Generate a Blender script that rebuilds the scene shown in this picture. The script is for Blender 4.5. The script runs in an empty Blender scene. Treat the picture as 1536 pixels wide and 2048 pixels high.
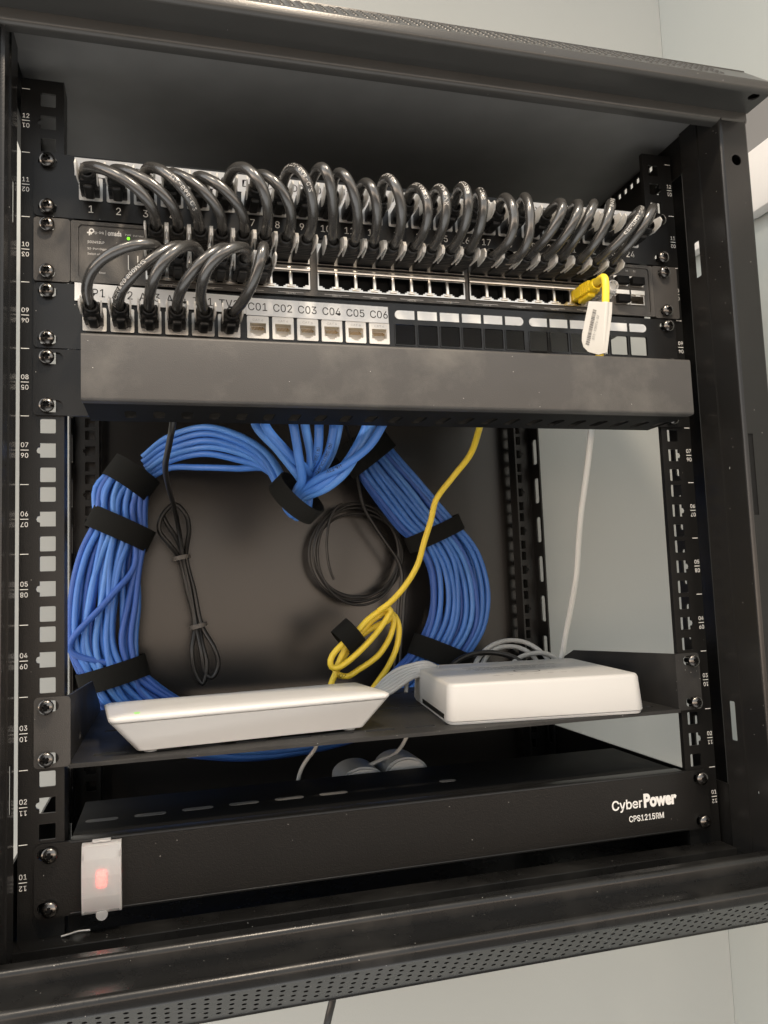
import bpy, bmesh, math, random
from mathutils import Vector, Matrix
from mathutils.geometry import tessellate_polygon

# ------------------------------------------------------------------ camera, world, light, exposure
S = bpy.context.scene
COL = S.collection
MM = 0.001
cam_d = bpy.data.cameras.new('camera')
cam = bpy.data.objects.new('camera', cam_d)
COL.objects.link(cam)
S.camera = cam
RX = (0.9643431969, -0.2619181270, -0.0379617340)
RD = (-0.0121607090, 0.0994344388, -0.9949698033)
RF = (0.2643753310, 0.9599540026, 0.0927038145)
cam.matrix_world = Matrix(((RX[0], -RD[0], -RF[0], -0.15903), (RX[1], -RD[1], -RF[1], -0.54284),
                           (RX[2], -RD[2], -RF[2], 0.19380), (0, 0, 0, 1)))
cam_d.sensor_fit = 'VERTICAL'
cam_d.sensor_height = 24.0
cam_d.lens = 1584.44 / 2048 * 24.0
cam_d.clip_start = 0.01
cam_d.clip_end = 50

w = bpy.data.worlds.new('World')
S.world = w
w.use_nodes = True
nt = w.node_tree
bg = nt.nodes['Background']
tc = nt.nodes.new('ShaderNodeTexCoord')
sx = nt.nodes.new('ShaderNodeSeparateXYZ')
nt.links.new(tc.outputs['Generated'], sx.inputs[0])
mr = nt.nodes.new('ShaderNodeMapRange')
mr.inputs[1].default_value = -1; mr.inputs[2].default_value = 1
nt.links.new(sx.outputs[2], mr.inputs[0])
rp = nt.nodes.new('ShaderNodeValToRGB')
el = rp.color_ramp.elements
el[0].position = 0.0; el[0].color = (0.60, 0.595, 0.58, 1)
el[1].position = 1.0; el[1].color = (0.42, 0.43, 0.43, 1)
for ps, c in ((0.15, (0.50, 0.495, 0.48)), (0.26, (0.07, 0.069, 0.068)), (0.415, (0.06, 0.058, 0.056)), (0.44, (0.45, 0.37, 0.31)), (0.462, (1.50, 1.14, 0.84)),
              (0.51, (1.42, 1.14, 0.90)), (0.54, (0.52, 0.50, 0.47)), (0.60, (0.42, 0.44, 0.45)), (0.78, (0.42, 0.43, 0.44))):
    e = el.new(ps); e.color = c + (1,)
nt.links.new(mr.outputs[0], rp.inputs[0])
nt.links.new(rp.outputs[0], bg.inputs[0])
sq = nt.nodes.new('ShaderNodeMath'); sq.operation = 'MULTIPLY'
nt.links.new(sx.outputs[0], sq.inputs[0]); nt.links.new(sx.outputs[0], sq.inputs[1])
ma = nt.nodes.new('ShaderNodeMath'); ma.operation = 'MULTIPLY_ADD'
nt.links.new(sq.outputs[0], ma.inputs[0]); ma.inputs[1].default_value = 3.6; ma.inputs[2].default_value = 2.7
nt.links.new(ma.outputs[0], bg.inputs[1])

for nm, pw, lc, rad in (('ceiling_lamp', 8.8, (0.000, -0.500, 1.020), 0.045), ('ceiling_lamp_left', 3.4, (-0.450, -0.510, 1.030), 0.045)):
    ld = bpy.data.lights.new(nm, 'AREA')
    ld.energy = pw
    ld.color = (1.0, 0.83, 0.64)
    ld.shape = 'DISK'; ld.size = rad * 2
    lamp = bpy.data.objects.new(nm, ld)
    lamp.location = lc
    COL.objects.link(lamp)

S.view_settings.view_transform = 'Standard'
S.view_settings.look = 'None'
S.view_settings.exposure = 0.0
S.view_settings.gamma = 1.0
S.view_settings.use_curve_mapping = False
S.cycles.max_bounces = 8
S.cycles.diffuse_bounces = 4
S.cycles.glossy_bounces = 4
S.cycles.transmission_bounces = 6
S.cycles.use_denoising = True

# ------------------------------------------------------------------ materials (procedural)
def mat(name, col, rough=0.5, spec=0.5, metal=0.0, var=0.15, vscale=40, bump=0.0, bscale=900,
        dust=0.0, smudge=0.0, trans=0.0, emit=None, estr=0.0, coat=0.0, alpha=1.0):
    m = bpy.data.materials.new(name)
    m.use_nodes = True
    t = m.node_tree; n = t.nodes; L = t.links
    b = n['Principled BSDF']
    b.inputs['Roughness'].default_value = rough
    b.inputs['Specular IOR Level'].default_value = spec
    b.inputs['Metallic'].default_value = metal
    b.inputs['Transmission Weight'].default_value = trans
    b.inputs['Coat Weight'].default_value = coat
    b.inputs['Alpha'].default_value = alpha
    tc = n.new('ShaderNodeTexCoord')
    geo = n.new('ShaderNodeNewGeometry')
    pos = geo.outputs['Position']
    nz = n.new('ShaderNodeTexNoise'); nz.inputs['Scale'].default_value = vscale
    nz.inputs['Detail'].default_value = 5
    L.new(pos, nz.inputs['Vector'])
    mx = n.new('ShaderNodeMix'); mx.data_type = 'RGBA'
    mx.inputs[6].default_value = tuple(c * (1 - var) for c in col) + (1,)
    mx.inputs[7].default_value = tuple(min(1, c * (1 + var)) for c in col) + (1,)
    L.new(nz.outputs[0], mx.inputs[0])
    out = mx.outputs[2]
    if smudge:
        s1 = n.new('ShaderNodeTexNoise'); s1.inputs['Scale'].default_value = 14; s1.inputs['Detail'].default_value = 9
        s1.inputs['Roughness'].default_value = 0.65
        L.new(pos, s1.inputs['Vector'])
        r1 = n.new('ShaderNodeValToRGB'); r1.color_ramp.elements[0].position = 0.48; r1.color_ramp.elements[1].position = 0.72
        L.new(s1.outputs[0], r1.inputs[0])
        mu = n.new('ShaderNodeMath'); mu.operation = 'MULTIPLY'; mu.inputs[1].default_value = smudge
        L.new(r1.outputs[0], mu.inputs[0])
        m2 = n.new('ShaderNodeMix'); m2.data_type = 'RGBA'; m2.inputs[7].default_value = (0.20, 0.19, 0.17, 1)
        L.new(mu.outputs[0], m2.inputs[0]); L.new(out, m2.inputs[6])
        out = m2.outputs[2]
        ra = n.new('ShaderNodeMath'); ra.operation = 'MULTIPLY_ADD'; ra.inputs[1].default_value = 0.18; ra.inputs[2].default_value = rough
        L.new(r1.outputs[0], ra.inputs[0]); L.new(ra.outputs[0], b.inputs['Roughness'])
    if dust:
        v = n.new('ShaderNodeTexVoronoi'); v.inputs['Scale'].default_value = 380
        L.new(pos, v.inputs['Vector'])
        sep = n.new('ShaderNodeSeparateColor'); L.new(v.outputs['Color'], sep.inputs[0])
        a = n.new('ShaderNodeMath'); a.operation = 'LESS_THAN'; a.inputs[1].default_value = 0.10
        L.new(v.outputs['Distance'], a.inputs[0])
        c = n.new('ShaderNodeMath'); c.operation = 'LESS_THAN'; c.inputs[1].default_value = dust
        L.new(sep.outputs[0], c.inputs[0])
        d = n.new('ShaderNodeMath'); d.operation = 'MULTIPLY'; L.new(a.outputs[0], d.inputs[0]); L.new(c.outputs[0], d.inputs[1])
        m3 = n.new('ShaderNodeMix'); m3.data_type = 'RGBA'; m3.inputs[7].default_value = (0.36, 0.35, 0.33, 1)
        L.new(d.outputs[0], m3.inputs[0]); L.new(out, m3.inputs[6])
        out = m3.outputs[2]
    L.new(out, b.inputs['Base Color'])
    if bump:
        bn = n.new('ShaderNodeTexNoise'); bn.inputs['Scale'].default_value = bscale; bn.inputs['Detail'].default_value = 2
        L.new(pos, bn.inputs['Vector'])
        bp = n.new('ShaderNodeBump'); bp.inputs['Strength'].default_value = bump; bp.inputs['Distance'].default_value = 0.0004
        L.new(bn.outputs[0], bp.inputs['Height']); L.new(bp.outputs[0], b.inputs['Normal'])
    if emit:
        b.inputs['Emission Color'].default_value = emit + (1,)
        b.inputs['Emission Strength'].default_value = estr
    return m

M = {}
M['paint'] = mat('black_powder_coat', (0.008, 0.0078, 0.0075), rough=0.28, spec=0.32, bump=0.25, bscale=1300, dust=0.02)
M['paint_gloss'] = mat('black_satin_paint', (0.011, 0.0107, 0.0103), rough=0.25, spec=0.36, bump=0.12, bscale=900, dust=0.015)
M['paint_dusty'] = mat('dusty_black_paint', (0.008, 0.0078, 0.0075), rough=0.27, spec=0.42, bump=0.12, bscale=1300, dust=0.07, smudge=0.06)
M['cover'] = mat('grey_black_powder_coat', (0.044, 0.041, 0.038), rough=0.46, spec=0.5, bump=0.35, bscale=1500, smudge=0.34, dust=0.03)
M['back'] = mat('black_back_panel', (0.012, 0.0106, 0.0095), rough=0.26, spec=0.5, bump=0.06, bscale=400)
M['top'] = mat('haze_lifted_top_paint', (0.040, 0.039, 0.037), rough=0.30, spec=0.4, bump=0.12, bscale=900, dust=0.015)  # same black paint, lightened on the top cover to hold the haze
M['shelf'] = mat('dusty_shelf_paint', (0.020, 0.0195, 0.019), rough=0.50, spec=0.3, bump=0.35, bscale=1300, dust=0.22, smudge=0.10)
M['liner'] = mat('glare_lifted_inner_panel', (0.155, 0.152, 0.147), rough=0.5, spec=0.5, bump=0.1, bscale=900)  # lighter base colour carries the glare over the inner ceiling
M['lit_oval'] = mat('grey_light_oval', (0.13, 0.127, 0.122), rough=0.6, spec=0.3, var=0.2, vscale=200)
M['matte'] = mat('matte_black_plastic', (0.006, 0.006, 0.006), rough=0.62, spec=0.12, bump=0.1, bscale=1500)
M['boot'] = mat('black_rubber_boot', (0.013, 0.013, 0.013), rough=0.45, spec=0.4, bump=0.1, bscale=800)
M['void'] = mat('dark_socket', (0.006, 0.006, 0.006), rough=0.7, spec=0.2)
M['face'] = mat('switch_face_plastic', (0.060, 0.056, 0.051), rough=0.42, spec=0.5, bump=0.8, bscale=1800, dust=0.1)
M['cable'] = mat('black_cable_jacket', (0.034, 0.0328, 0.031), rough=0.26, spec=1.0, bump=0.5, bscale=170, var=0.3, vscale=120)
M['thin'] = mat('black_cord_jacket', (0.014, 0.013, 0.012), rough=0.38, spec=0.5)
M['metal'] = mat('nickel_plated_steel', (0.72, 0.68, 0.62), rough=0.28, metal=1.0, bump=0.15, bscale=500)
M['screw'] = mat('black_nickel_screw', (0.13, 0.123, 0.116), rough=0.26, metal=1.0, bump=0.1, bscale=700)
M['white'] = mat('white_jack_plastic', (0.70, 0.69, 0.66), rough=0.4, spec=0.4, var=0.04)
M['label'] = mat('white_label_tape', (0.68, 0.69, 0.69), rough=0.5, spec=0.3, var=0.04)
M['paper'] = mat('white_paper_insert', (0.72, 0.73, 0.72), rough=0.3, spec=0.5, var=0.05)
M['ink'] = mat('black_ink', (0.02, 0.02, 0.02), rough=0.6, spec=0.2, var=0)
M['grey_ink'] = mat('grey_print', (0.16, 0.155, 0.15), rough=0.6, spec=0.2, var=0)
M['print'] = mat('white_print', (0.75, 0.74, 0.71), rough=0.5, spec=0.3, var=0.05)
M['dimprint'] = mat('worn_white_print', (0.40, 0.39, 0.37), rough=0.5, spec=0.3, var=0.2, vscale=300)
M['gold'] = mat('gold_contact', (0.80, 0.56, 0.22), rough=0.25, metal=1.0)
M['router'] = mat('white_router_plastic', (0.64, 0.63, 0.61), rough=0.33, spec=0.45, var=0.02, bump=0.06, bscale=1500)
M['router2'] = mat('white_modem_plastic', (0.50, 0.492, 0.475), rough=0.42, spec=0.4, var=0.02, bump=0.06, bscale=1500)
M['clear'] = mat('clear_boot_plastic', (0.82, 0.80, 0.76), rough=0.28, spec=0.6, trans=0.40)
M['cover_sw'] = mat('frosted_switch_cover', (0.92, 0.915, 0.91), rough=0.5, spec=0.5, trans=0.74, var=0.05)
M['red'] = mat('lit_red_rocker', (0.7, 0.02, 0.02), rough=0.4, emit=(1.0, 0.03, 0.02), estr=7.5)
M['green'] = mat('green_led', (0.1, 0.7, 0.02), rough=0.4, emit=(0.22, 1.0, 0.02), estr=1.6)
M['led_dim'] = mat('dim_green_led', (0.4, 0.75, 0.25), rough=0.4, emit=(0.3, 1.0, 0.1), estr=0.10)
M['blue'] = mat('blue_cable_jacket', (0.050, 0.165, 0.51), rough=0.42, spec=0.45, var=0.18, vscale=60, bump=0.12, bscale=260)
M['blue_d'] = mat('deep_blue_cable_jacket', (0.035, 0.10, 0.37), rough=0.45, spec=0.4, var=0.2, vscale=60)
M['blue_l'] = mat('pale_blue_cable_jacket', (0.070, 0.205, 0.55), rough=0.40, spec=0.45, var=0.18, vscale=60)
M['yellow'] = mat('yellow_cable_jacket', (0.82, 0.60, 0.05), rough=0.42, spec=0.45, var=0.08, bump=0.1, bscale=300)
M['yplug'] = mat('yellow_plug_plastic', (0.92, 0.66, 0.02), rough=0.35, spec=0.45, var=0.05)
M['wcable'] = mat('white_cable_jacket', (0.72, 0.72, 0.69), rough=0.4, spec=0.4, var=0.05)
M['gcable'] = mat('grey_white_cable_jacket', (0.42, 0.42, 0.41), rough=0.4, spec=0.4, var=0.1)
M['velcro'] = mat('black_hook_and_loop', (0.010, 0.010, 0.009), rough=0.9, spec=0.15, bump=0.8, bscale=1600)
M['tie'] = mat('dull_twist_tie', (0.10, 0.09, 0.08), rough=0.5)
M['tag'] = mat('cream_tag_film', (0.46, 0.445, 0.41), rough=0.32, spec=0.5, var=0.03)
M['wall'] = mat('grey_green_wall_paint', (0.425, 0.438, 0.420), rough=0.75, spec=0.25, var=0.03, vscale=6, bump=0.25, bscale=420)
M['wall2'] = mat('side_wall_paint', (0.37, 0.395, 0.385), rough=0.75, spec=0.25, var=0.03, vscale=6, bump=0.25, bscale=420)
M['ceil'] = mat('beige_white_ceiling_paint', (0.80, 0.775, 0.745), rough=0.85, spec=0.2, var=0.02, vscale=5, bump=0.2, bscale=350)
M['shade_grey'] = mat('shade_board_grey', (0.20, 0.198, 0.195), rough=0.75, spec=0.2, var=0.03, bump=0.2, bscale=400)
M['trunk'] = mat('white_wall_trunking', (0.74, 0.72, 0.70), rough=0.5, spec=0.3, var=0.03)
M['grey'] = mat('grey_adapter_plastic', (0.36, 0.37, 0.37), rough=0.35, spec=0.5, var=0.05)

# ------------------------------------------------------------------ helpers
ORG = {}
def tag(o, label=None, cat=None, group=None, kind=None):
    if label: o['label'] = label
    if cat: o['category'] = cat
    if group: o['group'] = group
    if kind: o['kind'] = kind
    return o
def thing(name, label, cat, loc, group=None):
    o = bpy.data.objects.new(name, None)
    o.empty_display_size = 0.02
    COL.objects.link(o)
    o.location = Vector(loc) * MM
    ORG[o] = Vector(loc)
    return tag(o, label, cat, group)
def obj(name, b, m, parent=None, smooth=35, recalc=True):
    """link bmesh b (in world mm) as one mesh object; origin at parent's origin or own centre"""
    if recalc: bmesh.ops.recalc_face_normals(b, faces=b.faces[:])
    if parent is not None: o0 = ORG[parent]; par_o = o0
    else:
        xs = [v.co for v in b.verts]
        o0 = Vector(((min(v.x for v in xs) + max(v.x for v in xs)) / 2, (min(v.y for v in xs) + max(v.y for v in xs)) / 2, min(v.z for v in xs)))
    me = bpy.data.meshes.new(name)
    b.transform(Matrix.Scale(MM, 4) @ Matrix.Translation(-o0))
    b.to_mesh(me); b.free()
    for mm_ in (m if isinstance(m, (list, tuple)) else [m]): me.materials.append(mm_)
    if smooth:
        me.polygons.foreach_set('use_smooth', [True] * len(me.polygons))
        me.set_sharp_from_angle(angle=math.radians(smooth))
    o = bpy.data.objects.new(name, me)
    COL.objects.link(o)
    if parent is None: o.location = o0 * MM
    else: o.parent = parent
    ORG[o] = o0
    return o
def B(): return bmesh.new()
def join(b, t, mi=None):
    me = bpy.data.meshes.new('tmp'); t.to_mesh(me); t.free()
    n0 = len(b.faces)
    b.from_mesh(me); bpy.data.meshes.remove(me)
    if mi:
        b.faces.ensure_lookup_table()
        for f in b.faces[n0:]: f.material_index = mi
def box(b, x0, x1, y0, y1, z0, z1, bev=0.0, seg=2, mx=None, mi=0):
    t = bmesh.new()
    bmesh.ops.create_cube(t, size=1.0, matrix=Matrix.Translation(((x0 + x1) / 2, (y0 + y1) / 2, (z0 + z1) / 2)) @ Matrix.Diagonal((abs(x1 - x0), abs(y1 - y0), abs(z1 - z0), 1)))
    if bev: bmesh.ops.bevel(t, geom=t.edges[:], offset=bev, segments=seg, affect='EDGES', profile=0.5)
    if mx is not None: t.transform(mx)
    join(b, t, mi)
def hexa(b, c8, bev=0.0, mi=0):
    """8 corners: bottom 4 ccw, top 4 ccw"""
    t = bmesh.new(); v = [t.verts.new(c) for c in c8]
    for f in ((3, 2, 1, 0), (4, 5, 6, 7), (0, 1, 5, 4), (1, 2, 6, 5), (2, 3, 7, 6), (3, 0, 4, 7)): t.faces.new([v[i] for i in f])
    if bev: bmesh.ops.bevel(t, geom=t.edges[:], offset=bev, segments=2, affect='EDGES', profile=0.5)
    join(b, t, mi)
def rrect(u0, u1, v0, v1, r=0.0, n=4):
    if r <= 0: return [(u0, v0), (u1, v0), (u1, v1), (u0, v1)]
    P = []
    for cx, cy, a0 in ((u0 + r, v0 + r, 180), (u1 - r, v0 + r, 270), (u1 - r, v1 - r, 0), (u0 + r, v1 - r, 90)):
        for k in range(n + 1):
            a = math.radians(a0 + 90 * k / n); P.append((cx + r * math.cos(a), cy + r * math.sin(a)))
    return P
def circ(u, v, r, n=12, ru=None): return [(u + (ru or r) * math.cos(2 * math.pi * k / n), v + r * math.sin(2 * math.pi * k / n)) for k in range(n)]
XZ = lambda y: (lambda u, v, w: (u, y + w, v))          # plate facing the viewer; thickness goes back
YZ = lambda x, s=1: (lambda u, v, w: (x + s * w, u, v))
XY = lambda z, s=-1: (lambda u, v, w: (u, v, z + s * w))
def plate(b, outer, holes, mp, t, mi=0):
    loops = [outer] + list(holes)
    tri = tessellate_polygon([[Vector((p[0], p[1], 0)) for p in l] for l in loops])
    flat = [p for l in loops for p in l]
    F = [b.verts.new(mp(p[0], p[1], 0)) for p in flat]
    K = [b.verts.new(mp(p[0], p[1], t)) for p in flat]
    for a, c, d in tri:
        for V in ((F[a], F[c], F[d]), (K[d], K[c], K[a])):
            try: f = b.faces.new(V); f.material_index = mi
            except ValueError: pass
    i = 0
    for l in loops:
        n = len(l)
        for k in range(n):
            a, c = i + k, i + (k + 1) % n
            try: f = b.faces.new((F[a], F[c], K[c], K[a])); f.material_index = mi
            except ValueError: pass
        i += n
def sweep(b, prof, x0, x1, axis='X', closed=True, cap=True, mi=0):
    """extrude a closed profile of 2-D points along an axis"""
    mp = {'X': lambda p, s: (s, p[0], p[1]), 'Z': lambda p, s: (p[0], p[1], s), 'Y': lambda p, s: (p[0], s, p[1])}[axis]
    A = [b.verts.new(mp(p, x0)) for p in prof]; Z = [b.verts.new(mp(p, x1)) for p in prof]
    n = len(prof)
    for k in range(n if closed else n - 1):
        f = b.faces.new((A[k], A[(k + 1) % n], Z[(k + 1) % n], Z[k])); f.material_index = mi
    if cap and closed:
        tri = tessellate_polygon([[Vector((p[0], p[1], 0)) for p in prof]])
        for a, c, d in tri:
            for V in ((A[a], A[c], A[d]), (Z[d], Z[c], Z[a])):
                try: f = b.faces.new(V); f.material_index = mi
                except ValueError: pass
def sheet(path, t):
    """closed profile of a thin bent sheet: open polyline offset by t to its left"""
    n = len(path); off = []
    for i in range(n):
        d = Vector((0, 0))
        if i: d += (Vector(path[i]) - Vector(path[i - 1])).normalized()
        if i < n - 1: d += (Vector(path[i + 1]) - Vector(path[i])).normalized()
        d.normalize(); off.append((path[i][0] - d.y * t, path[i][1] + d.x * t))
    return list(path) + off[::-1]
def arc(c, r, a0, a1, n=5): return [(c[0] + r * math.cos(math.radians(a0 + (a1 - a0) * k / n)), c[1] + r * math.sin(math.radians(a0 + (a1 - a0) * k / n))) for k in range(n + 1)]
def smooth(pts, step=4.0):
    """centripetal Catmull-Rom through pts, resampled"""
    P = [Vector(p) for p in pts]
    P = [P[0] * 2 - P[1]] + P + [P[-1] * 2 - P[-2]]
    out = []
    for i in range(1, len(P) - 2):
        p0, p1, p2, p3 = P[i - 1:i + 3]
        n = max(2, int((p2 - p1).length / step))
        t0 = 0; t1 = t0 + max(1e-4, (p1 - p0).length) ** .5; t2 = t1 + max(1e-4, (p2 - p1).length) ** .5; t3 = t2 + max(1e-4, (p3 - p2).length) ** .5
        for k in range(n):
            t = t1 + (t2 - t1) * k / n
            a1 = p0 * ((t1 - t) / (t1 - t0)) + p1 * ((t - t0) / (t1 - t0)); a2 = p1 * ((t2 - t) / (t2 - t1)) + p2 * ((t - t1) / (t2 - t1)); a3 = p2 * ((t3 - t) / (t3 - t2)) + p3 * ((t - t2) / (t3 - t2))
            b1 = a1 * ((t2 - t) / (t2 - t0)) + a2 * ((t - t0) / (t2 - t0)); b2 = a2 * ((t3 - t) / (t3 - t1)) + a3 * ((t - t1) / (t3 - t1))
            out.append(b1 * ((t2 - t) / (t2 - t1)) + b2 * ((t - t1) / (t2 - t1)))
    out.append(P[-2].copy())
    return out
def frames(pts):
    T = [(pts[min(i + 1, len(pts) - 1)] - pts[max(i - 1, 0)]).normalized() for i in range(len(pts))]
    n = T[0].orthogonal().normalized(); N = []
    for i, t in enumerate(T):
        n = (n - t * n.dot(t))
        n = n.normalized() if n.length > 1e-6 else t.orthogonal().normalized()
        N.append(n.copy())
    return T, N
def tube(b, pts, r, seg=12, cap=True, mi=0, flat=1.0, rfun=None):
    T, N = frames(pts); rings = []
    for i, (p, t, n) in enumerate(zip(pts, T, N)):
        q = t.cross(n); rr = r * (rfun(i / (len(pts) - 1)) if rfun else 1)
        rings.append([b.verts.new(p + n * (rr * math.cos(2 * math.pi * k / seg)) + q * (rr * flat * math.sin(2 * math.pi * k / seg))) for k in range(seg)])
    for i in range(len(rings) - 1):
        for k in range(seg):
            f = b.faces.new((rings[i][k], rings[i][(k + 1) % seg], rings[i + 1][(k + 1) % seg], rings[i + 1][k])); f.material_index = mi
    if cap:
        f = b.faces.new(rings[0][::-1]); f.material_index = mi
        f = b.faces.new(rings[-1]); f.material_index = mi
def lathe(b, prof, c, axis=Vector((0, -1, 0)), seg=24, mi=0):
    """prof: (radius, height along axis)"""
    a = axis.normalized(); n = a.orthogonal().normalized(); q = a.cross(n); rings = []
    for r, h in prof:
        if r < 1e-6: rings.append([b.verts.new(Vector(c) + a * h)])
        else: rings.append([b.verts.new(Vector(c) + a * h + n * (r * math.cos(2 * math.pi * k / seg)) + q * (r * math.sin(2 * math.pi * k / seg))) for k in range(seg)])
    for A, Z in zip(rings, rings[1:]):
        for k in range(seg):
            V = [A[k % len(A)], A[(k + 1) % seg % len(A)], Z[(k + 1) % seg % len(Z)], Z[k % len(Z)]]
            V = [v for i, v in enumerate(V) if v not in V[:i]]
            if len(V) > 2:
                f = b.faces.new(V); f.material_index = mi
def band(b, c, hv, depth, along, width, t=1.2, n=28, clip=None, mi=0):
    """flat strap round a bundle: ellipse with half-axis vector hv and depth half-axis along Y-ish"""
    hv = Vector(hv); al = Vector(along).normalized(); dv = hv.cross(al).normalized() * depth; c = Vector(c)
    R = []
    for k in range(n):
        a = 2 * math.pi * k / n; o = hv * math.cos(a) + dv * math.sin(a); u = o.normalized()
        R.append([b.verts.new(c + o * s + u * 0 + al * z) for s, z in ((1, -width / 2), (1 + t / o.length, -width / 2), (1 + t / o.length, width / 2), (1, width / 2))])
    for k in range(n):
        A, Z = R[k], R[(k + 1) % n]
        for j in range(4):
            f = b.faces.new((A[j], A[(j + 1) % 4], Z[(j + 1) % 4], Z[j])); f.material_index = mi
import os
try:
    FONT = bpy.data.fonts.load(os.path.join(bpy.utils.system_resource('DATAFILES'), 'fonts', 'Inter.woff2'))
except Exception:
    FONT = None
_txt = {}
def glyphs(s, bold=0.0):
    k = (s, bold)
    if k not in _txt:
        cu = bpy.data.curves.new('t', 'FONT'); cu.body = s; cu.size = 1; cu.resolution_u = 3; cu.offset = bold
        if FONT and bold < 0.015: cu.font = FONT
        ob = bpy.data.objects.new('t', cu); me = bpy.data.meshes.new_from_object(ob)
        _txt[k] = ([(v.co.x, v.co.y) for v in me.vertices], [tuple(p.vertices) for p in me.polygons])
        bpy.data.objects.remove(ob); bpy.data.curves.remove(cu); bpy.data.meshes.remove(me)
    return _txt[k]
CAPH = max(v[1] for v in glyphs('H')[0])
def text(b, s, h, mp, cx=0, cy=0, align='C', bold=0.0, sx=1.0, rot=0, width=None, mi=0):
    """cap height h (mm), mp(u,v)->xyz; (cx,cy) = centre (or left/mid)"""
    V, F = glyphs(s, bold)
    if not V: return
    k = h / CAPH
    x0, x1 = min(v[0] for v in V), max(v[0] for v in V)
    if width: sx = width / ((x1 - x0) * k)
    c, sn = math.cos(math.radians(rot)), math.sin(math.radians(rot)); out = []
    for x, y in V:
        x = (x - (x0 + x1) / 2) if align == 'C' else (x - x0)
        x, y = x * k * sx, (y - CAPH / 2) * k
        out.append(b.verts.new(mp(cx + x * c - y * sn, cy + x * sn + y * c)))
    for f in F:
        try: g = b.faces.new([out[i] for i in f]); g.material_index = mi
        except ValueError: pass
def tube_text(b, s, h, pts, r, s0, up, bold=0.0, flip=False, mi=0):
    """lettering printed on a cable: starts s0 mm along pts, on the side facing 'up'"""
    V, F = glyphs(s, bold); k = h / CAPH; L = [0.0]
    for a, c in zip(pts, pts[1:]): L.append(L[-1] + (c - a).length)
    out = []; up = Vector(up)
    for x, y in V:
        d = s0 + (-x if flip else x) * k; i = 0
        while i < len(L) - 2 and L[i + 1] < d: i += 1
        p = pts[i].lerp(pts[i + 1], (d - L[i]) / max(1e-6, L[i + 1] - L[i])); t = (pts[i + 1] - pts[i]).normalized()
        if 0 < i < len(pts) - 2:
            t = (pts[i + 2] - pts[i - 1]).normalized()
        n = (up - t * up.dot(t)).normalized(); q = t.cross(n) * (-1 if flip else 1)
        a = (y - CAPH / 2) * k / r
        out.append(b.verts.new(p + (n * math.cos(a) + q * math.sin(a)) * (r + 0.08)))
    for f in F:
        try: g = b.faces.new([out[i] for i in f]); g.material_index = mi
        except ValueError: pass
def bez(P, n=30):
    P = [Vector(p) for p in P]
    return [P[0] * (1 - t) ** 3 + P[1] * (3 * t * (1 - t) ** 2) + P[2] * (3 * t * t * (1 - t)) + P[3] * t ** 3 for t in [k / n for k in range(n + 1)]]

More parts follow.
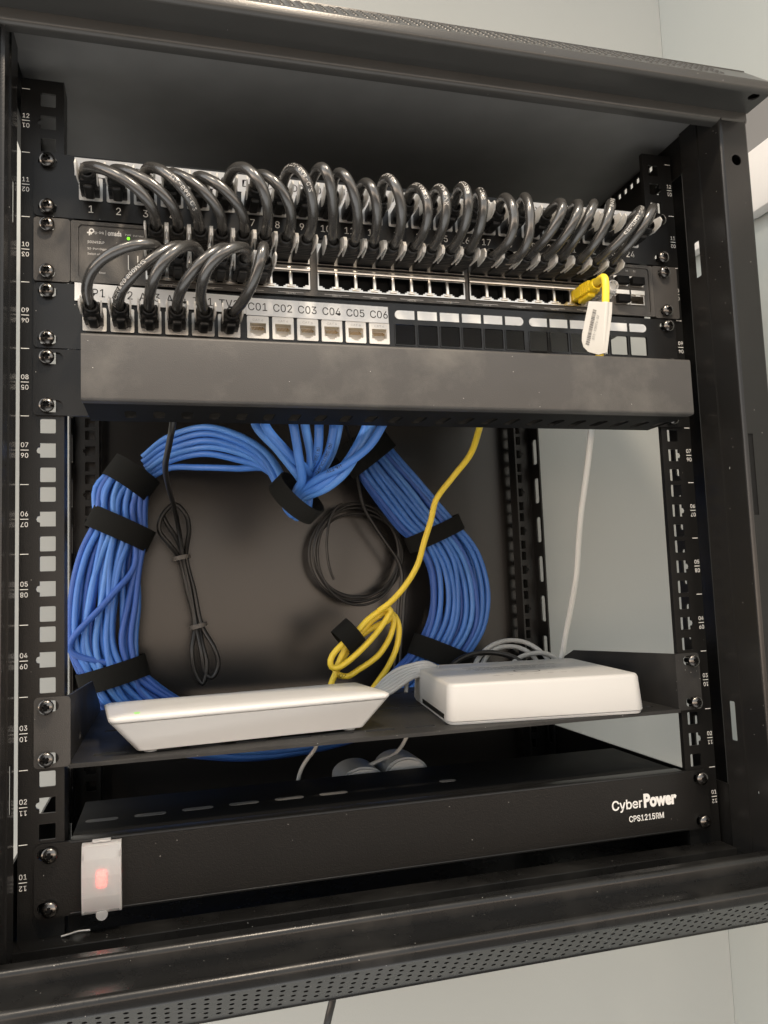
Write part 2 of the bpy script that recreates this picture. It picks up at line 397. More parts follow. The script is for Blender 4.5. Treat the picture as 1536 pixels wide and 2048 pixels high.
# ------------------------------------------------------------------ measured cable routes (mm: x right, y away, z up)
DC = {
  1: [[-205.5, -26.0, 464.0], [-215.8, -39.8, 470.0], [-156.9, -74.9, 440.2], [-164.0, -22.0, 430.0]],
  2: [[-188.0, -26.0, 464.0], [-200.2, -39.5, 470.0], [-144.0, -73.1, 440.7], [-149.9, -22.0, 430.0]],
  3: [[-170.5, -26.0, 464.0], [-172.9, -47.3, 474.6], [-135.5, -77.9, 436.7], [-135.8, -22.0, 430.0]],
  4: [[-153.0, -26.0, 464.0], [-166.0, -49.2, 469.0], [-115.3, -63.8, 440.9], [-121.7, -22.0, 430.0]],
  5: [[-135.5, -26.0, 464.0], [-148.5, -47.5, 468.7], [-100.4, -64.5, 441.6], [-107.6, -22.0, 430.0]],
  6: [[-118.0, -26.0, 464.0], [-115.6, -66.0, 477.0], [-87.7, -85.9, 435.7], [-93.6, -22.0, 430.0]],
  7: [[-98.2, -26.0, 464.0], [-107.9, -61.8, 473.5], [-66.7, -70.3, 438.2], [-79.5, -22.0, 430.0]],
  8: [[-80.7, -26.0, 464.0], [-82.2, -75.1, 480.7], [-56.3, -74.4, 436.3], [-65.4, -22.0, 430.0]],
  9: [[-63.2, -26.0, 464.0], [-61.8, -93.4, 477.0], [-50.5, -65.6, 440.0], [-46.3, -22.0, 430.0]],
  10: [[-45.7, -26.0, 464.0], [-55.3, -82.2, 479.0], [-27.2, -66.5, 436.3], [-32.2, -22.0, 430.0]],
  11: [[-28.2, -26.0, 464.0], [-30.9, -67.0, 473.8], [-17.8, -70.3, 438.7], [-18.1, -22.0, 430.0]],
  12: [[-10.7, -26.0, 464.0], [-21.5, -75.0, 482.4], [4.1, -69.2, 433.0], [-4.0, -22.0, 430.0]],
  13: [[9.1, -26.0, 464.0], [3.7, -57.6, 479.4], [23.4, -76.5, 434.9], [10.1, -22.0, 430.0]],
  14: [[26.6, -26.0, 464.0], [20.7, -65.3, 477.2], [31.2, -77.1, 434.1], [24.1, -22.0, 430.0]],
  15: [[44.1, -26.0, 464.0], [33.8, -75.1, 480.1], [48.5, -73.5, 434.6], [38.2, -22.0, 430.0]],
  16: [[61.6, -26.0, 464.0], [49.0, -62.0, 479.7], [58.0, -72.3, 437.6], [52.3, -22.0, 430.0]],
  17: [[79.1, -26.0, 464.0], [69.9, -59.2, 482.3], [87.1, -72.0, 422.9], [69.8, -22.0, 430.0]],
  18: [[96.6, -26.0, 464.0], [84.3, -63.0, 490.3], [97.6, -65.2, 410.1], [83.9, -22.0, 430.0]],
  19: [[116.4, -26.0, 464.0], [116.4, -75.5, 470.6], [109.7, -70.3, 434.2], [98.0, -22.0, 430.0]],
  20: [[133.9, -26.0, 464.0], [131.4, -67.7, 475.7], [118.4, -77.6, 431.5], [112.1, -22.0, 430.0]],
  21: [[151.4, -26.0, 464.0], [141.8, -68.4, 477.0], [128.7, -73.1, 438.0], [126.2, -22.0, 430.0]],
  22: [[168.9, -26.0, 464.0], [154.1, -63.0, 485.9], [149.6, -71.8, 432.5], [140.2, -22.0, 430.0]],
  23: [[186.4, -26.0, 464.0], [184.7, -70.2, 473.9], [161.9, -73.6, 432.6], [154.3, -22.0, 430.0]],
  24: [[203.9, -26.0, 464.0], [192.1, -66.9, 481.3], [173.8, -72.5, 436.4], [168.4, -22.0, 430.0]],
}
AC = {
  1: [[-203.5, -26.0, 376.0], [-218.0, -47.1, 405.0], [-149.7, -77.2, 410.5], [-164.0, -22.0, 413.0]],
  2: [[-186.0, -26.0, 376.0], [-194.7, -59.6, 381.3], [-132.5, -54.2, 428.3], [-149.9, -22.0, 413.0]],
  3: [[-168.5, -26.0, 376.0], [-169.6, -86.3, 388.8], [-135.3, -57.0, 421.4], [-135.8, -22.0, 413.0]],
  4: [[-151.0, -26.0, 376.0], [-154.0, -69.7, 388.3], [-107.4, -60.3, 423.3], [-121.7, -22.0, 413.0]],
  5: [[-133.5, -26.0, 376.0], [-149.2, -78.7, 394.3], [-97.7, -75.4, 416.0], [-107.6, -22.0, 413.0]],
  6: [[-116.0, -26.0, 376.0], [-96.6, -67.0, 385.7], [-99.4, -73.9, 425.7], [-93.6, -22.0, 413.0]],
}
LEFT = [[[-173.7, 225.0, 322.2], [6.2, 0.0, -10.4]], [[-191.4, 238.0, 305.1], [16.3, 0.0, -11.5]], [[-200.2, 240.0, 283.9], [22.5, 0.0, -12.6]], [[-201.7, 240.0, 256.9], [22.4, 0.0, -10.9]], [[-209.9, 240.0, 227.5], [25.9, 0.0, -8.3]], [[-215.4, 240.0, 190.5], [29.3, 0.0, -4.9]], [[-217.8, 240.0, 149.3], [29.1, 0.0, 2.1]], [[-208.8, 240.0, 121.4], [24.8, 0.0, 6.6]], [[-193.1, 240.0, 97.5], [23.3, 0.0, 13.0]], [[-163.1, 240.0, 72.3], [20.6, 0.0, 16.8]], [[-108.1, 245.0, 50.2], [2.6, 0.0, 13.8]], [[-55.7, 245.0, 43.8], [0.3, 0.0, 10.4]], [[14.2, 245.0, 51.2], [0.4, 0.0, 10.7]], [[66.8, 245.0, 67.7], [0.5, 0.0, 10.9]]]
RIGHT = [[[42.5, 250.0, 337.2], [17.8, 0.0, 13.5]], [[55.3, 250.0, 319.9], [18.0, 0.0, 13.4]], [[77.7, 250.0, 293.4], [20.5, 0.0, 14.3]], [[101.2, 250.0, 264.0], [23.0, 0.0, 14.1]], [[115.5, 250.0, 247.3], [24.2, 0.0, 10.2]], [[132.6, 250.0, 218.3], [28.9, 0.0, 8.8]], [[139.2, 250.0, 181.1], [32.1, 0.0, 3.0]], [[135.4, 250.0, 149.8], [30.9, 0.0, -4.7]], [[116.7, 250.0, 119.6], [24.5, 0.0, -10.8]], [[88.2, 250.0, 93.3], [21.1, 0.0, -15.7]], [[36.4, 250.0, 59.5], [9.8, 0.0, -17.7]]]
FAN = [[[-98.9, 25.0, 331.3], [-96.1, 25.0, 313.0], [-78.5, 30.0, 293.9], [-57.6, 45.0, 266.1]], [[-93.9, 15.0, 329.1], [-90.8, 15.0, 311.0], [-74.2, 22.0, 292.5], [-52.9, 42.0, 275.2]], [[-75.0, 10.0, 328.4], [-71.2, 10.0, 310.3], [-67.4, 15.0, 289.5], [-62.9, 30.0, 273.5], [-65.2, 45.0, 266.1]], [[-64.3, 20.0, 331.0], [-60.2, 22.0, 309.3], [-55.7, 30.0, 288.4], [-57.3, 45.0, 273.7]], [[-52.0, 15.0, 330.2], [-51.8, 15.0, 311.7], [-52.1, 20.0, 294.2], [-53.4, 45.0, 277.5]], [[-40.1, 15.0, 330.5], [-40.7, 15.0, 311.9], [-43.2, 20.0, 296.1], [-49.2, 30.0, 281.0], [-55.4, 50.0, 270.5]], [[-33.4, 25.0, 333.0], [-34.8, 25.0, 314.1], [-39.7, 30.0, 294.2], [-50.3, 50.0, 274.4]], [[-11.0, 15.0, 331.2], [-16.2, 15.0, 312.3], [-24.8, 15.0, 295.4], [-36.2, 20.0, 279.5], [-49.6, 30.0, 269.0], [-60.7, 45.0, 264.2]], [[3.5, 5.0, 329.2], [-6.8, 5.0, 310.4], [-16.0, 8.0, 296.1], [-34.2, 12.0, 281.9], [-50.3, 25.0, 274.7], [-61.8, 42.0, 267.6]], [[-6.0, 12.0, 330.6], [-13.7, 12.0, 309.8], [-23.8, 15.0, 291.7], [-33.0, 18.0, 277.3], [-44.4, 28.0, 267.6], [-59.5, 48.0, 261.5]]]
TAIL = [[[-69.5, 60.0, 261.1], [-67.9, 70.0, 269.3], [-75.7, 110.0, 303.6], [-99.0, 170.0, 334.9], [-128.0, 210.0, 348.6], [-159.8, 228.0, 340.6], [-180.6, 232.0, 323.4]], [[-67.0, 60.0, 256.4], [-68.5, 75.0, 262.0], [-77.9, 110.0, 299.4], [-99.1, 170.0, 329.4], [-128.1, 210.0, 342.3], [-159.9, 228.0, 333.9], [-180.6, 232.0, 318.6]], [[-64.3, 58.0, 251.2], [-67.1, 75.0, 256.0], [-77.4, 115.0, 296.0], [-99.2, 170.0, 323.5], [-128.2, 210.0, 335.7], [-160.0, 228.0, 327.6], [-178.4, 232.0, 313.8]], [[-61.0, 55.0, 250.0], [-64.0, 80.0, 255.7], [-74.7, 120.0, 294.6], [-98.9, 175.0, 319.8], [-128.1, 215.0, 330.4], [-160.1, 228.0, 322.8], [-177.1, 232.0, 311.4]], [[-56.3, 55.0, 250.0], [-60.8, 80.0, 256.4], [-72.7, 120.0, 291.2], [-98.6, 180.0, 313.8], [-128.0, 218.0, 324.7], [-155.5, 230.0, 319.8], [-175.8, 235.0, 308.0]], [[-65.1, 65.0, 255.7], [-65.9, 85.0, 261.0], [-70.0, 130.0, 295.3], [-97.9, 190.0, 306.6], [-128.2, 220.0, 312.1], [-155.6, 232.0, 313.4], [-174.1, 236.0, 304.8]]]
PT = {"tie_c": [-60.9, 48.0, 266.5], "cord_black": [[-152.0, 10.0, 329.9], [-154.5, 15.0, 309.9], [-156.9, 40.0, 300.5], [-159.6, 80.0, 292.2], [-157.8, 150.0, 286.1], [-152.9, 220.0, 276.5], [-147.8, 255.0, 255.7], [-144.2, 265.0, 229.2], [-137.8, 268.0, 197.0], [-132.6, 268.0, 162.3], [-128.4, 262.0, 138.1], [-124.0, 262.0, 113.7], [-117.9, 262.0, 110.8], [-111.9, 262.0, 122.6], [-115.9, 262.0, 139.8], [-126.8, 268.0, 161.1], [-133.9, 270.0, 196.8], [-141.1, 270.0, 230.8], [-138.1, 262.0, 256.1], [-140.8, 258.0, 270.6], [-151.2, 258.0, 281.6], [-163.1, 258.0, 270.9], [-166.6, 258.0, 256.3], [-156.4, 262.0, 241.6], [-147.9, 268.0, 229.4], [-139.8, 268.0, 194.6], [-133.6, 268.0, 162.4], [-137.0, 262.0, 138.6], [-134.4, 262.0, 116.7], [-127.5, 262.0, 105.2], [-122.9, 262.0, 123.2], [-126.8, 264.0, 142.7], [-129.6, 270.0, 161.1], [-136.3, 272.0, 196.9], [-143.1, 272.0, 229.5], [-150.6, 265.0, 249.1], [-158.5, 262.0, 261.4], [-163.2, 262.0, 271.3]], "tie1": [[-151.8, 262.0, 227.8], [-139.4, 262.0, 230.4]], "tie2": [[-136.2, 262.0, 160.3], [-124.2, 262.0, 163.1]], "ring_c": [35.9, 284.0, 229.9], "thin_cord": [[9.6, 200.0, 353.7], [25.6, 240.0, 333.7], [35.5, 260.0, 302.8], [42.0, 266.0, 277.0], [52.7, 268.0, 258.4], [66.7, 268.0, 236.8], [77.2, 268.0, 220.6], [81.5, 268.0, 204.5], [77.8, 268.0, 183.5], [74.5, 268.0, 157.3], [69.9, 268.0, 110.7], [65.7, 268.0, 74.9]], "thin_cord2": [[100.9, 268.0, 214.6], [85.2, 268.0, 188.5], [80.6, 268.0, 157.0], [75.3, 268.0, 110.4], [72.8, 268.0, 74.4]], "yellow_low": [[87.9, 20.0, 346.9], [88.2, 40.0, 331.5], [95.4, 70.0, 321.4], [98.2, 100.0, 305.2], [88.4, 120.0, 288.1], [75.3, 130.0, 269.1], [71.4, 135.0, 251.4], [65.5, 140.0, 231.5], [60.0, 145.0, 211.5], [48.9, 150.0, 192.9], [35.6, 155.0, 178.5], [25.3, 158.0, 171.2]], "ya": [[30.5, 160.0, 173.0], [22.2, 160.0, 168.4], [14.0, 160.0, 162.5], [6.4, 160.0, 155.1], [-2.5, 160.0, 147.9], [-8.4, 160.0, 143.4], [-15.7, 160.0, 136.9], [-20.1, 160.0, 129.6], [-19.4, 160.0, 123.7], [-14.8, 160.0, 122.4], [-7.6, 160.0, 125.4], [7.2, 160.0, 136.3], [23.8, 160.0, 152.1], [33.9, 160.0, 165.1], [37.1, 160.0, 171.3], [34.2, 160.0, 173.4], [29.0, 160.0, 172.5]], "yb": [[37.9, 168.0, 171.8], [27.9, 168.0, 166.5], [18.8, 168.0, 160.6], [11.2, 168.0, 152.4], [1.4, 168.0, 144.5], [-5.4, 168.0, 136.5], [-10.1, 168.0, 128.4], [-13.2, 168.0, 121.6], [-14.8, 168.0, 116.1], [-17.5, 168.0, 110.8], [-20.3, 168.0, 101.3], [-21.9, 168.0, 93.2]], "yc": [[38.1, 172.0, 168.1], [42.5, 172.0, 165.8], [43.4, 172.0, 160.7], [41.2, 172.0, 152.1], [37.1, 172.0, 143.0], [27.6, 172.0, 130.7], [18.5, 172.0, 124.2], [9.4, 172.0, 119.1], [-2.5, 172.0, 113.2], [-9.7, 172.0, 114.7], [-13.2, 172.0, 117.7], [-9.4, 172.0, 122.4], [-4.0, 172.0, 132.6], [4.4, 172.0, 142.0], [14.3, 172.0, 150.7], [26.4, 172.0, 157.2], [37.8, 172.0, 161.7], [41.0, 172.0, 165.8]], "yd": [[40.0, 176.0, 170.1], [45.9, 176.0, 164.8], [49.0, 176.0, 156.6], [48.5, 176.0, 145.8], [45.4, 176.0, 134.4], [37.2, 176.0, 119.1], [29.3, 176.0, 108.9], [21.5, 176.0, 99.5], [13.7, 176.0, 89.5]], "ystrap": [[9.4, 160.0, 158.5], [-13.1, 160.0, 140.2]], "ystrap_c": [[-1.7, 160.0, 149.6]], "white_down": [[148.8, -45.0, 380.2], [146.2, -42.0, 353.1], [156.4, -20.0, 338.7], [174.7, 20.0, 324.8], [183.8, 40.0, 316.7], [194.6, 70.0, 287.5], [201.0, 95.0, 255.0], [207.0, 115.0, 224.5], [211.3, 130.0, 197.0], [215.1, 150.0, 168.6], [217.4, 170.0, 138.9], [217.6, 180.0, 118.8], [214.1, 185.0, 101.4]], "loop1": [[122.7, 190.0, 94.9], [132.8, 200.0, 112.5], [147.0, 210.0, 124.2], [161.5, 215.0, 130.6], [179.3, 220.0, 132.9], [196.0, 220.0, 130.4], [206.7, 215.0, 124.0], [213.0, 205.0, 114.7], [216.5, 195.0, 100.3]], "loop2": [[134.4, 200.0, 93.0], [143.4, 205.0, 113.9], [156.3, 210.0, 124.2], [173.4, 215.0, 127.4], [188.8, 215.0, 125.0], [198.4, 210.0, 118.7], [204.2, 205.0, 107.7], [207.5, 200.0, 92.9]], "loop3": [[160.0, 190.0, 104.4], [176.3, 195.0, 116.2], [192.5, 200.0, 119.8], [206.4, 200.0, 120.0], [217.3, 200.0, 116.3], [225.3, 195.0, 107.2]], "blackloop": [[92.2, 190.0, 101.7], [110.1, 195.0, 116.8], [127.2, 198.0, 122.8], [146.7, 200.0, 123.9], [161.8, 198.0, 121.7], [173.7, 195.0, 117.3], [186.9, 190.0, 105.1]], "bundle_white": [[[5.1, 120.0, 101.4], [20.5, 120.0, 101.9], [32.4, 122.0, 107.6], [44.9, 125.0, 113.7], [57.3, 128.0, 114.7], [84.7, 140.0, 111.8]], [[6.1, 124.0, 100.8], [21.4, 123.0, 104.5], [33.4, 125.0, 110.2], [45.6, 127.0, 115.6], [57.4, 128.0, 116.9], [84.7, 140.0, 111.8]], [[7.0, 128.0, 100.3], [22.3, 126.0, 107.0], [34.4, 128.0, 112.8], [46.3, 129.0, 117.5], [57.5, 128.0, 119.0], [84.7, 140.0, 111.8]], [[8.0, 132.0, 99.7], [23.3, 129.0, 109.6], [35.4, 131.0, 115.4], [47.0, 131.0, 119.4], [57.6, 128.0, 121.2], [84.7, 140.0, 111.8]], [[9.0, 136.0, 99.1], [24.2, 132.0, 112.2], [36.4, 134.0, 118.1], [47.7, 133.0, 121.4], [57.7, 128.0, 123.3], [84.7, 140.0, 111.8]], [[10.0, 140.0, 98.6], [25.1, 135.0, 114.9], [37.4, 137.0, 120.8], [48.4, 135.0, 123.3], [57.8, 128.0, 125.5], [84.7, 140.0, 111.8]]], "whitearc": [[39.9, 130.0, 100.6], [42.7, 135.0, 109.8], [47.3, 140.0, 116.4], [54.7, 145.0, 120.8], [64.2, 148.0, 121.7], [76.6, 150.0, 118.1], [83.5, 150.0, 110.9]], "grey1": [[-44.2, 90.0, 78.2], [-46.8, 100.0, 65.8], [-52.7, 110.0, 55.0], [-56.7, 112.0, 47.8], [-59.4, 112.0, 39.4], [-61.4, 112.0, 24.7]], "grey2": [[39.7, 130.0, 64.4], [34.9, 130.0, 56.4], [27.3, 128.0, 50.2], [15.3, 125.0, 47.3], [1.2, 122.0, 43.5], [-8.0, 120.0, 40.7]], "power_cord": [[-18.2, 200.0, -159.7], [-20.1, 200.0, -176.6], [-23.7, 200.0, -188.9], [-27.0, 205.0, -207.9], [-31.7, 210.0, -243.8]]}
U = 44.45
random.seed(7)
# ------------------------------------------------------------------ room surfaces
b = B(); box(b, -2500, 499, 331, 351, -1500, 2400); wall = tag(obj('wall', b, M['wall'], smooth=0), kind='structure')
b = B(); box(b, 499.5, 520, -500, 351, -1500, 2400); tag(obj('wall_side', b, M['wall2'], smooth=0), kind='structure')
b = B(); box(b, 490, 499, -480, 330.5, 668, 735); tag(obj('shade_board', b, M['shade_grey'], smooth=0), kind='structure')  # grey board added to stand in for the shaded upper side wall
t = thing('wall_trunking', 'white boxed trunking running along the side wall, upper right behind the rack', 'trunking', (490, 200, 596))
b = B(); box(b, 484, 499, 186, 330, 597.5, 667, bev=2); obj('casing', b, M['trunk'], t)
b = B(); box(b, 481, 499, -480, 185.4, 596, 667.6, bev=3); obj('front_casing', b, M['trunk'], t)

# ------------------------------------------------------------------ the wall cabinet
cab = thing('rack_cabinet', 'black open-fronted wall-mounted rack cabinet with perforated vents, holding all the equipment', 'rack cabinet', (0, 120, -46))
def cap(name, s):
    """s=+1 the top of the cabinet, s=-1 its mirror image at the bottom"""
    zc = 266.7; Z = lambda z: zc + s * (z - zc)
    b = B()
    path = [(-51.5, 536.4)] + arc((-56.5, 539.9), 3.5, 270, 180, 6) + [(-60, 546.6)]
    sweep(b, [(y, Z(z)) for y, z in sheet(path, -1.0)], -275.4, 275.4)
    # ledge towards the viewer, with two bolt holes
    plate(b, [(-277, -59.4), (277, -59.4), (277, -82.6), (-277, -82.6)], [circ(-266.5, -79, 4.2, 14), circ(266.5, -79, 4.2, 14)], lambda u, v, w: (u, v, Z(545.9 + w)), 1.2)
    lip = arc((-82.4, 549.8), 4.0, 270, 180, 7) + arc((-84.2, 553.2), 2.2, 180, 135, 4)
    sweep(b, [(y, Z(z)) for y, z in sheet(lip, -1.2)], -277, 277)
    # sloping vent with rows of round perforations
    y0, z0, y1, z1 = -85.7, 554.8, -60.2, 579.2
    L = math.hypot(y1 - y0, z1 - z0); ey, ez = (y1 - y0) / L, (z1 - z0) / L
    mp = lambda u, v, w: (u, y0 + ey * v + ez * w, Z(z0 + ez * v - ey * w))
    cw = 6.9; nx = 70; x0 = -cw * nx / 2
    plate(b, [(-277, 0), (x0, 0), (x0, L), (-277, L)], [], mp, 1.0)
    plate(b, [(-x0, 0), (277, 0), (277, L), (-x0, L)], [], mp, 1.0)
    for i in range(nx):
        sh = 3.4 if i % 2 else 0.0; u = x0 + cw * i
        plate(b, [(u, 0), (u + cw, 0), (u + cw, L), (u, L)], [circ(u + cw / 2, 3.4 + sh + 6.8 * k, 1.5, 10) for k in range(5 if not sh else 4)], mp, 1.0)
        if s > 0:                                  # pressed rims round the holes
            for k in range(5 if not sh else 4):
                R0 = [b.verts.new(mp(p[0], p[1], -.02)) for p in circ(u + cw / 2, 3.4 + sh + 6.8 * k, 2.5, 10)]; R1 = [b.verts.new(mp(p[0], p[1], -.7)) for p in circ(u + cw / 2, 3.4 + sh + 6.8 * k, 1.6, 10)]; R2 = [b.verts.new(mp(p[0], p[1], .6)) for p in circ(u + cw / 2, 3.4 + sh + 6.8 * k, 1.48, 10)]
                for a in range(10): b.faces.new((R0[a], R0[(a + 1) % 10], R1[(a + 1) % 10], R1[a])); b.faces.new((R1[a], R1[(a + 1) % 10], R2[(a + 1) % 10], R2[a]))
    box(b, -277, 277, -60, 312, *sorted((Z(579.3), Z(580.5))))
    for sx_ in (-1, 1):
        sweep(b, [(y, Z(z)) for y, z in ((-60, 547.2), (-84.6, 547.2), (-84.6, 554), (-59.6, 578.8))], sx_ * 275.6, sx_ * 277)
    if s > 0:
        pass
    else:
        # base plate with its folded edge, and the channel in front of it
        box(b, -249.4, 249.4, -17.5, 2, -12.6, -11.4, bev=0.4); box(b, -249.4, 249.4, 0.8, 2, -44, -12.7)
        box(b, -249.4, 249.4, -17.8, -16.6, -24, -11.8)
        box(b, -275, 275, -58.4, -18, -22.4, -21.2)
        for q in (-1, 1): box(b, *sorted((q * 249.8, q * 274)), -58, 40, -24, -13.4)
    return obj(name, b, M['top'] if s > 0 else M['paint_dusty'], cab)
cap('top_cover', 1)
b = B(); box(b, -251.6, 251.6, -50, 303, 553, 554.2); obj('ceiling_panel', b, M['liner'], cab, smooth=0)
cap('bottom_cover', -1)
ZB, ZT = -13.2, 546.6
for s in (-1, 1):
    b = B()
    # rounded front nose of the upright, its face and the return along the outside
    path = arc((s * 252.6, -57.4), 2.6, 180 if s > 0 else 0, 270, 6) + [(s * 273.5, -60)] + arc((s * 273.5, -58), 2, 270, 360 if s > 0 else 180, 4) + [(s * 275.5, -18)]
    prof = sheet(path, 1.2 * s)
    sweep(b, prof[:7] + prof[-7:], ZB, ZT, 'Z')
    mp = XZ(-60)
    lo, hi = sorted((s * 252.6, s * 273.5))
    plate(b, [(lo, ZB), (hi, ZB), (hi, ZT - 9), (lo, ZT - 9)], [circ(s * 263.2, 506.7, 4.3, 18), circ(s * 263.2, 26, 4.3, 18), rrect(*sorted((s * 253.2, s * 257.4)), 235, 295)], mp, 1.2)
    sweep(b, prof[7:-7], ZB, ZT, 'Z')
    # inner side: two lapped sheets, the rear one slotted
    plate(b, [(-57.4, ZB), (-32, ZB), (-32, ZT + 6), (-57.4, ZT + 6)], [circ(-41, 272.3, 1.3, 8), circ(-44.5, 35, 1.3, 8)], YZ(s * 250, s), 1.2)
    plate(b, [(-34.4, ZB), (-14, ZB), (-14, ZT + 6), (-34.4, ZT + 6)], [rrect(-28, -21.6, z, z + 29, 1) for z in (68.5, 427.5)], YZ(s * 249.2, s), 0.9)
    box(b, *sorted((s * 272.5, s * 274)), 17, 42, -45, 578)
    box(b, *sorted((s * 274.2, s * 275.4)), -58.2, -18, ZT, 578)
    obj('front_upright', b, M['paint_gloss'], cab, smooth=30)
    b = B(); box(b, *sorted((s * 253.0, s * 257.6)), -59.2, -58.2, 234, 296); obj('latch_recess', b, M['void'], cab)

def rail(yf, back, sgn, dz, num):
    """yf: y of the perforated front flange; back: direction its side flanges turn"""
    b = B(); s = sgn
    z0, z1 = -14, 541
    x_in, x_out = s * 222.6, s * 249.4
    holes = []
    for u in range(12):
        for k, zh in enumerate((6.35, 22.225, 38.1)):
            z = u * U + zh + dz; x = s * 232.5; h = 4.75
            if k == 1:
                nx_ = s * 3.0
                pts = [(x - h, z - h), (x + h, z - h)]
                if s > 0: pts += [(x + h, z - 2.2), (x + h + 1.6, z - 1.6), (x + h + 2.2, z), (x + h + 1.6, z + 1.6), (x + h, z + 2.2), (x + h, z + h), (x - h, z + h)]
                else: pts += [(x + h, z + h), (x - h, z + h), (x - h, z + 2.2), (x - h - 1.6, z + 1.6), (x - h - 2.2, z), (x - h - 1.6, z - 1.6), (x - h, z - 2.2)]
                holes.append(pts)
            else: holes.append(rrect(x - h, x + h, z - h, z + h, 0.7, 2))
    lo, hi = sorted((x_in, x_out))
    plate(b, [(lo, z0), (hi, z0), (hi, z1), (lo, z1)], holes, lambda u, v, w: (u, yf + back * w, v), 1.8)
    ya, yb = sorted((yf + back * 1.9, yf + back * (17.5 if s < 0 or not num else 4)))
    box(b, *sorted((x_in, x_in + s * 1.8)), ya, yb, z0, z1)
    ya, yb = sorted((yf + back * 1.9, yf + back * 25.5))
    m0, m1 = sorted((yf + back * 10.5, yf + back * 20.8))
    wins = [rrect(m0, m1, (u + .5) * U + dz - 14.3, (u + .5) * U + dz + 14.3, 2.5, 3) for u in range(12)]
    plate(b, [(ya, z0), (yb, z0), (yb, z1), (ya, z1)], wins, YZ(x_out, -s), 1.6)
    r = obj('mounting_rail', b, M['paint'], cab, smooth=0)
    if num:
        b = B(); xc = s * 246.3; mp = lambda u, v: (u, yf - 0.12, v)
        for u in range(1, 13):
            zm = (u - .5) * U
            text(b, '%02d' % u, 3.0, mp, xc, zm + 3.4, sx=0.92)
            text(b, '%02d' % (13 - u), 3.0, mp, xc, zm - 3.4, sx=0.92, rot=180)
            for zz, ww in ((zm, 2.4), (u * U, 2.5)):
                V = [b.verts.new(mp(xc + a, zz + c)) for a, c in ((-ww, -.22), (ww, -.22), (ww, .22), (-ww, .22))]; b.faces.new(V)
        obj('unit_numbers', b, M['print'], r, smooth=0, recalc=False)
for s in (-1, 1):
    rail(0, 1, s, 0, True)
    rail(292, -1, s, 6, False)
for s in (-1, 1):
    for name, zlo, zhi, zh in (('side_rail', 521.5, 579, 547), ('side_rail', -46, 33.4, -14)):
        b = B()
        holes = [rrect(31 + 9.9 * k - 2.6, 31 + 9.9 * k + 2.6, zh - 2.6, zh + 2.6, .5, 2) for k in range(-1, 14)]
        plate(b, [(-13, zlo), (307, zlo), (307, zhi), (-13, zhi)], holes, YZ(s * 252, s), 1.4)
        obj(name, b, M['paint'], cab, smooth=0)
b = B(); box(b, -251.7, 251.7, 303.2, 304.6, -44, 578); obj('back_panel', b, M['back'], cab, smooth=0)

# ------------------------------------------------------------------ shared small parts
def mesh_of(b, mats, smooth=35):
    bmesh.ops.recalc_face_normals(b, faces=b.faces[:])
    me = bpy.data.meshes.new('part'); b.transform(Matrix.Scale(MM, 4)); b.to_mesh(me); b.free()
    for m in mats: me.materials.append(m)
    if smooth:
        me.polygons.foreach_set('use_smooth', [True] * len(me.polygons)); me.set_sharp_from_angle(angle=math.radians(smooth))
    return me
def put(name, me, parent, pos, rot=None):
    o = bpy.data.objects.new(name, me); COL.objects.link(o); o.parent = parent
    o.location = (Vector(pos) - ORG[parent]) * MM
    if rot: o.rotation_euler = [math.radians(a) for a in rot]
    ORG[o] = Vector(pos)
    return o
def screw_mesh():
    b = B(); R = 4.7; n = 40; rings = []
    def h(x, y):
        r = math.hypot(x, y); z = 3.1 * math.sqrt(max(0, 1 - (r / (R * 1.06)) ** 2)) ** 0.9
        ax, ay = abs(x), abs(y)
        c = 2.6 - 0.30 * max(ax, ay)
        if (ax < 0.8 and ay < c) or (ay < 0.8 and ax < c) or (ax + ay < 2.0): z -= 1.8
        return z
    rs = [0, .35, .7, 1.0, 1.25, 1.5, 1.75, 2.0, 2.25, 2.5, 2.8, 3.2, 3.6, 4.0, 4.35, 4.6, 4.7]
    for r in rs:
        if r == 0: rings.append([b.verts.new((0, -h(0, 0) - .9, 0))]); continue
        rings.append([b.verts.new((r * math.cos(2 * math.pi * k / n), -h(r * math.cos(2 * math.pi * k / n), r * math.sin(2 * math.pi * k / n)) - .9, r * math.sin(2 * math.pi * k / n))) for k in range(n)])
    CR = lambda x, y: (abs(x) < .8 and abs(y) < 2.6 - .3 * abs(y)) or (abs(y) < .8 and abs(x) < 2.6 - .3 * abs(x)) or abs(x) + abs(y) < 2.0
    rings.append([b.verts.new((4.5 * math.cos(2 * math.pi * k / n), 0.2, 4.5 * math.sin(2 * math.pi * k / n))) for k in range(n)])
    for A, Z in zip(rings, rings[1:]):
        for k in range(n):
            if len(A) == 1: b.faces.new((A[0], Z[k], Z[(k + 1) % n]))
            else: b.faces.new((A[k], Z[k], Z[(k + 1) % n], A[(k + 1) % n]))
    for f in b.faces:
        c = f.calc_center_median()
        if CR(c.x, c.z) and c.y < -1: f.material_index = 1
    lathe(b, [(2.4, 0.1), (2.4, -8)], (0, 0, 0), Vector((0, -1, 0)), 12)
    return mesh_of(b, [M['screw'], M['void']], 28)
SCREW = screw_mesh()
def screws(parent, u, dx=(0, 0), yy=-2.4, xs=(-232.5, 232.5), off=1.6):
    for i, x in enumerate(xs):
        for zh in (6.35, 38.1):
            put('screw', SCREW, parent, (x + dx[i], yy - off, (u - 1) * U + zh), (0, random.uniform(0, 90), 0))
def ear_outer(x0, x1, z0, z1, r=3): return rrect(x0, x1, z0, z1, r, 4)
def slot(x, z, l=12, h=6.8): return rrect(x - l / 2, x + l / 2, z - h / 2, z + h / 2, h / 2 - .01, 5)
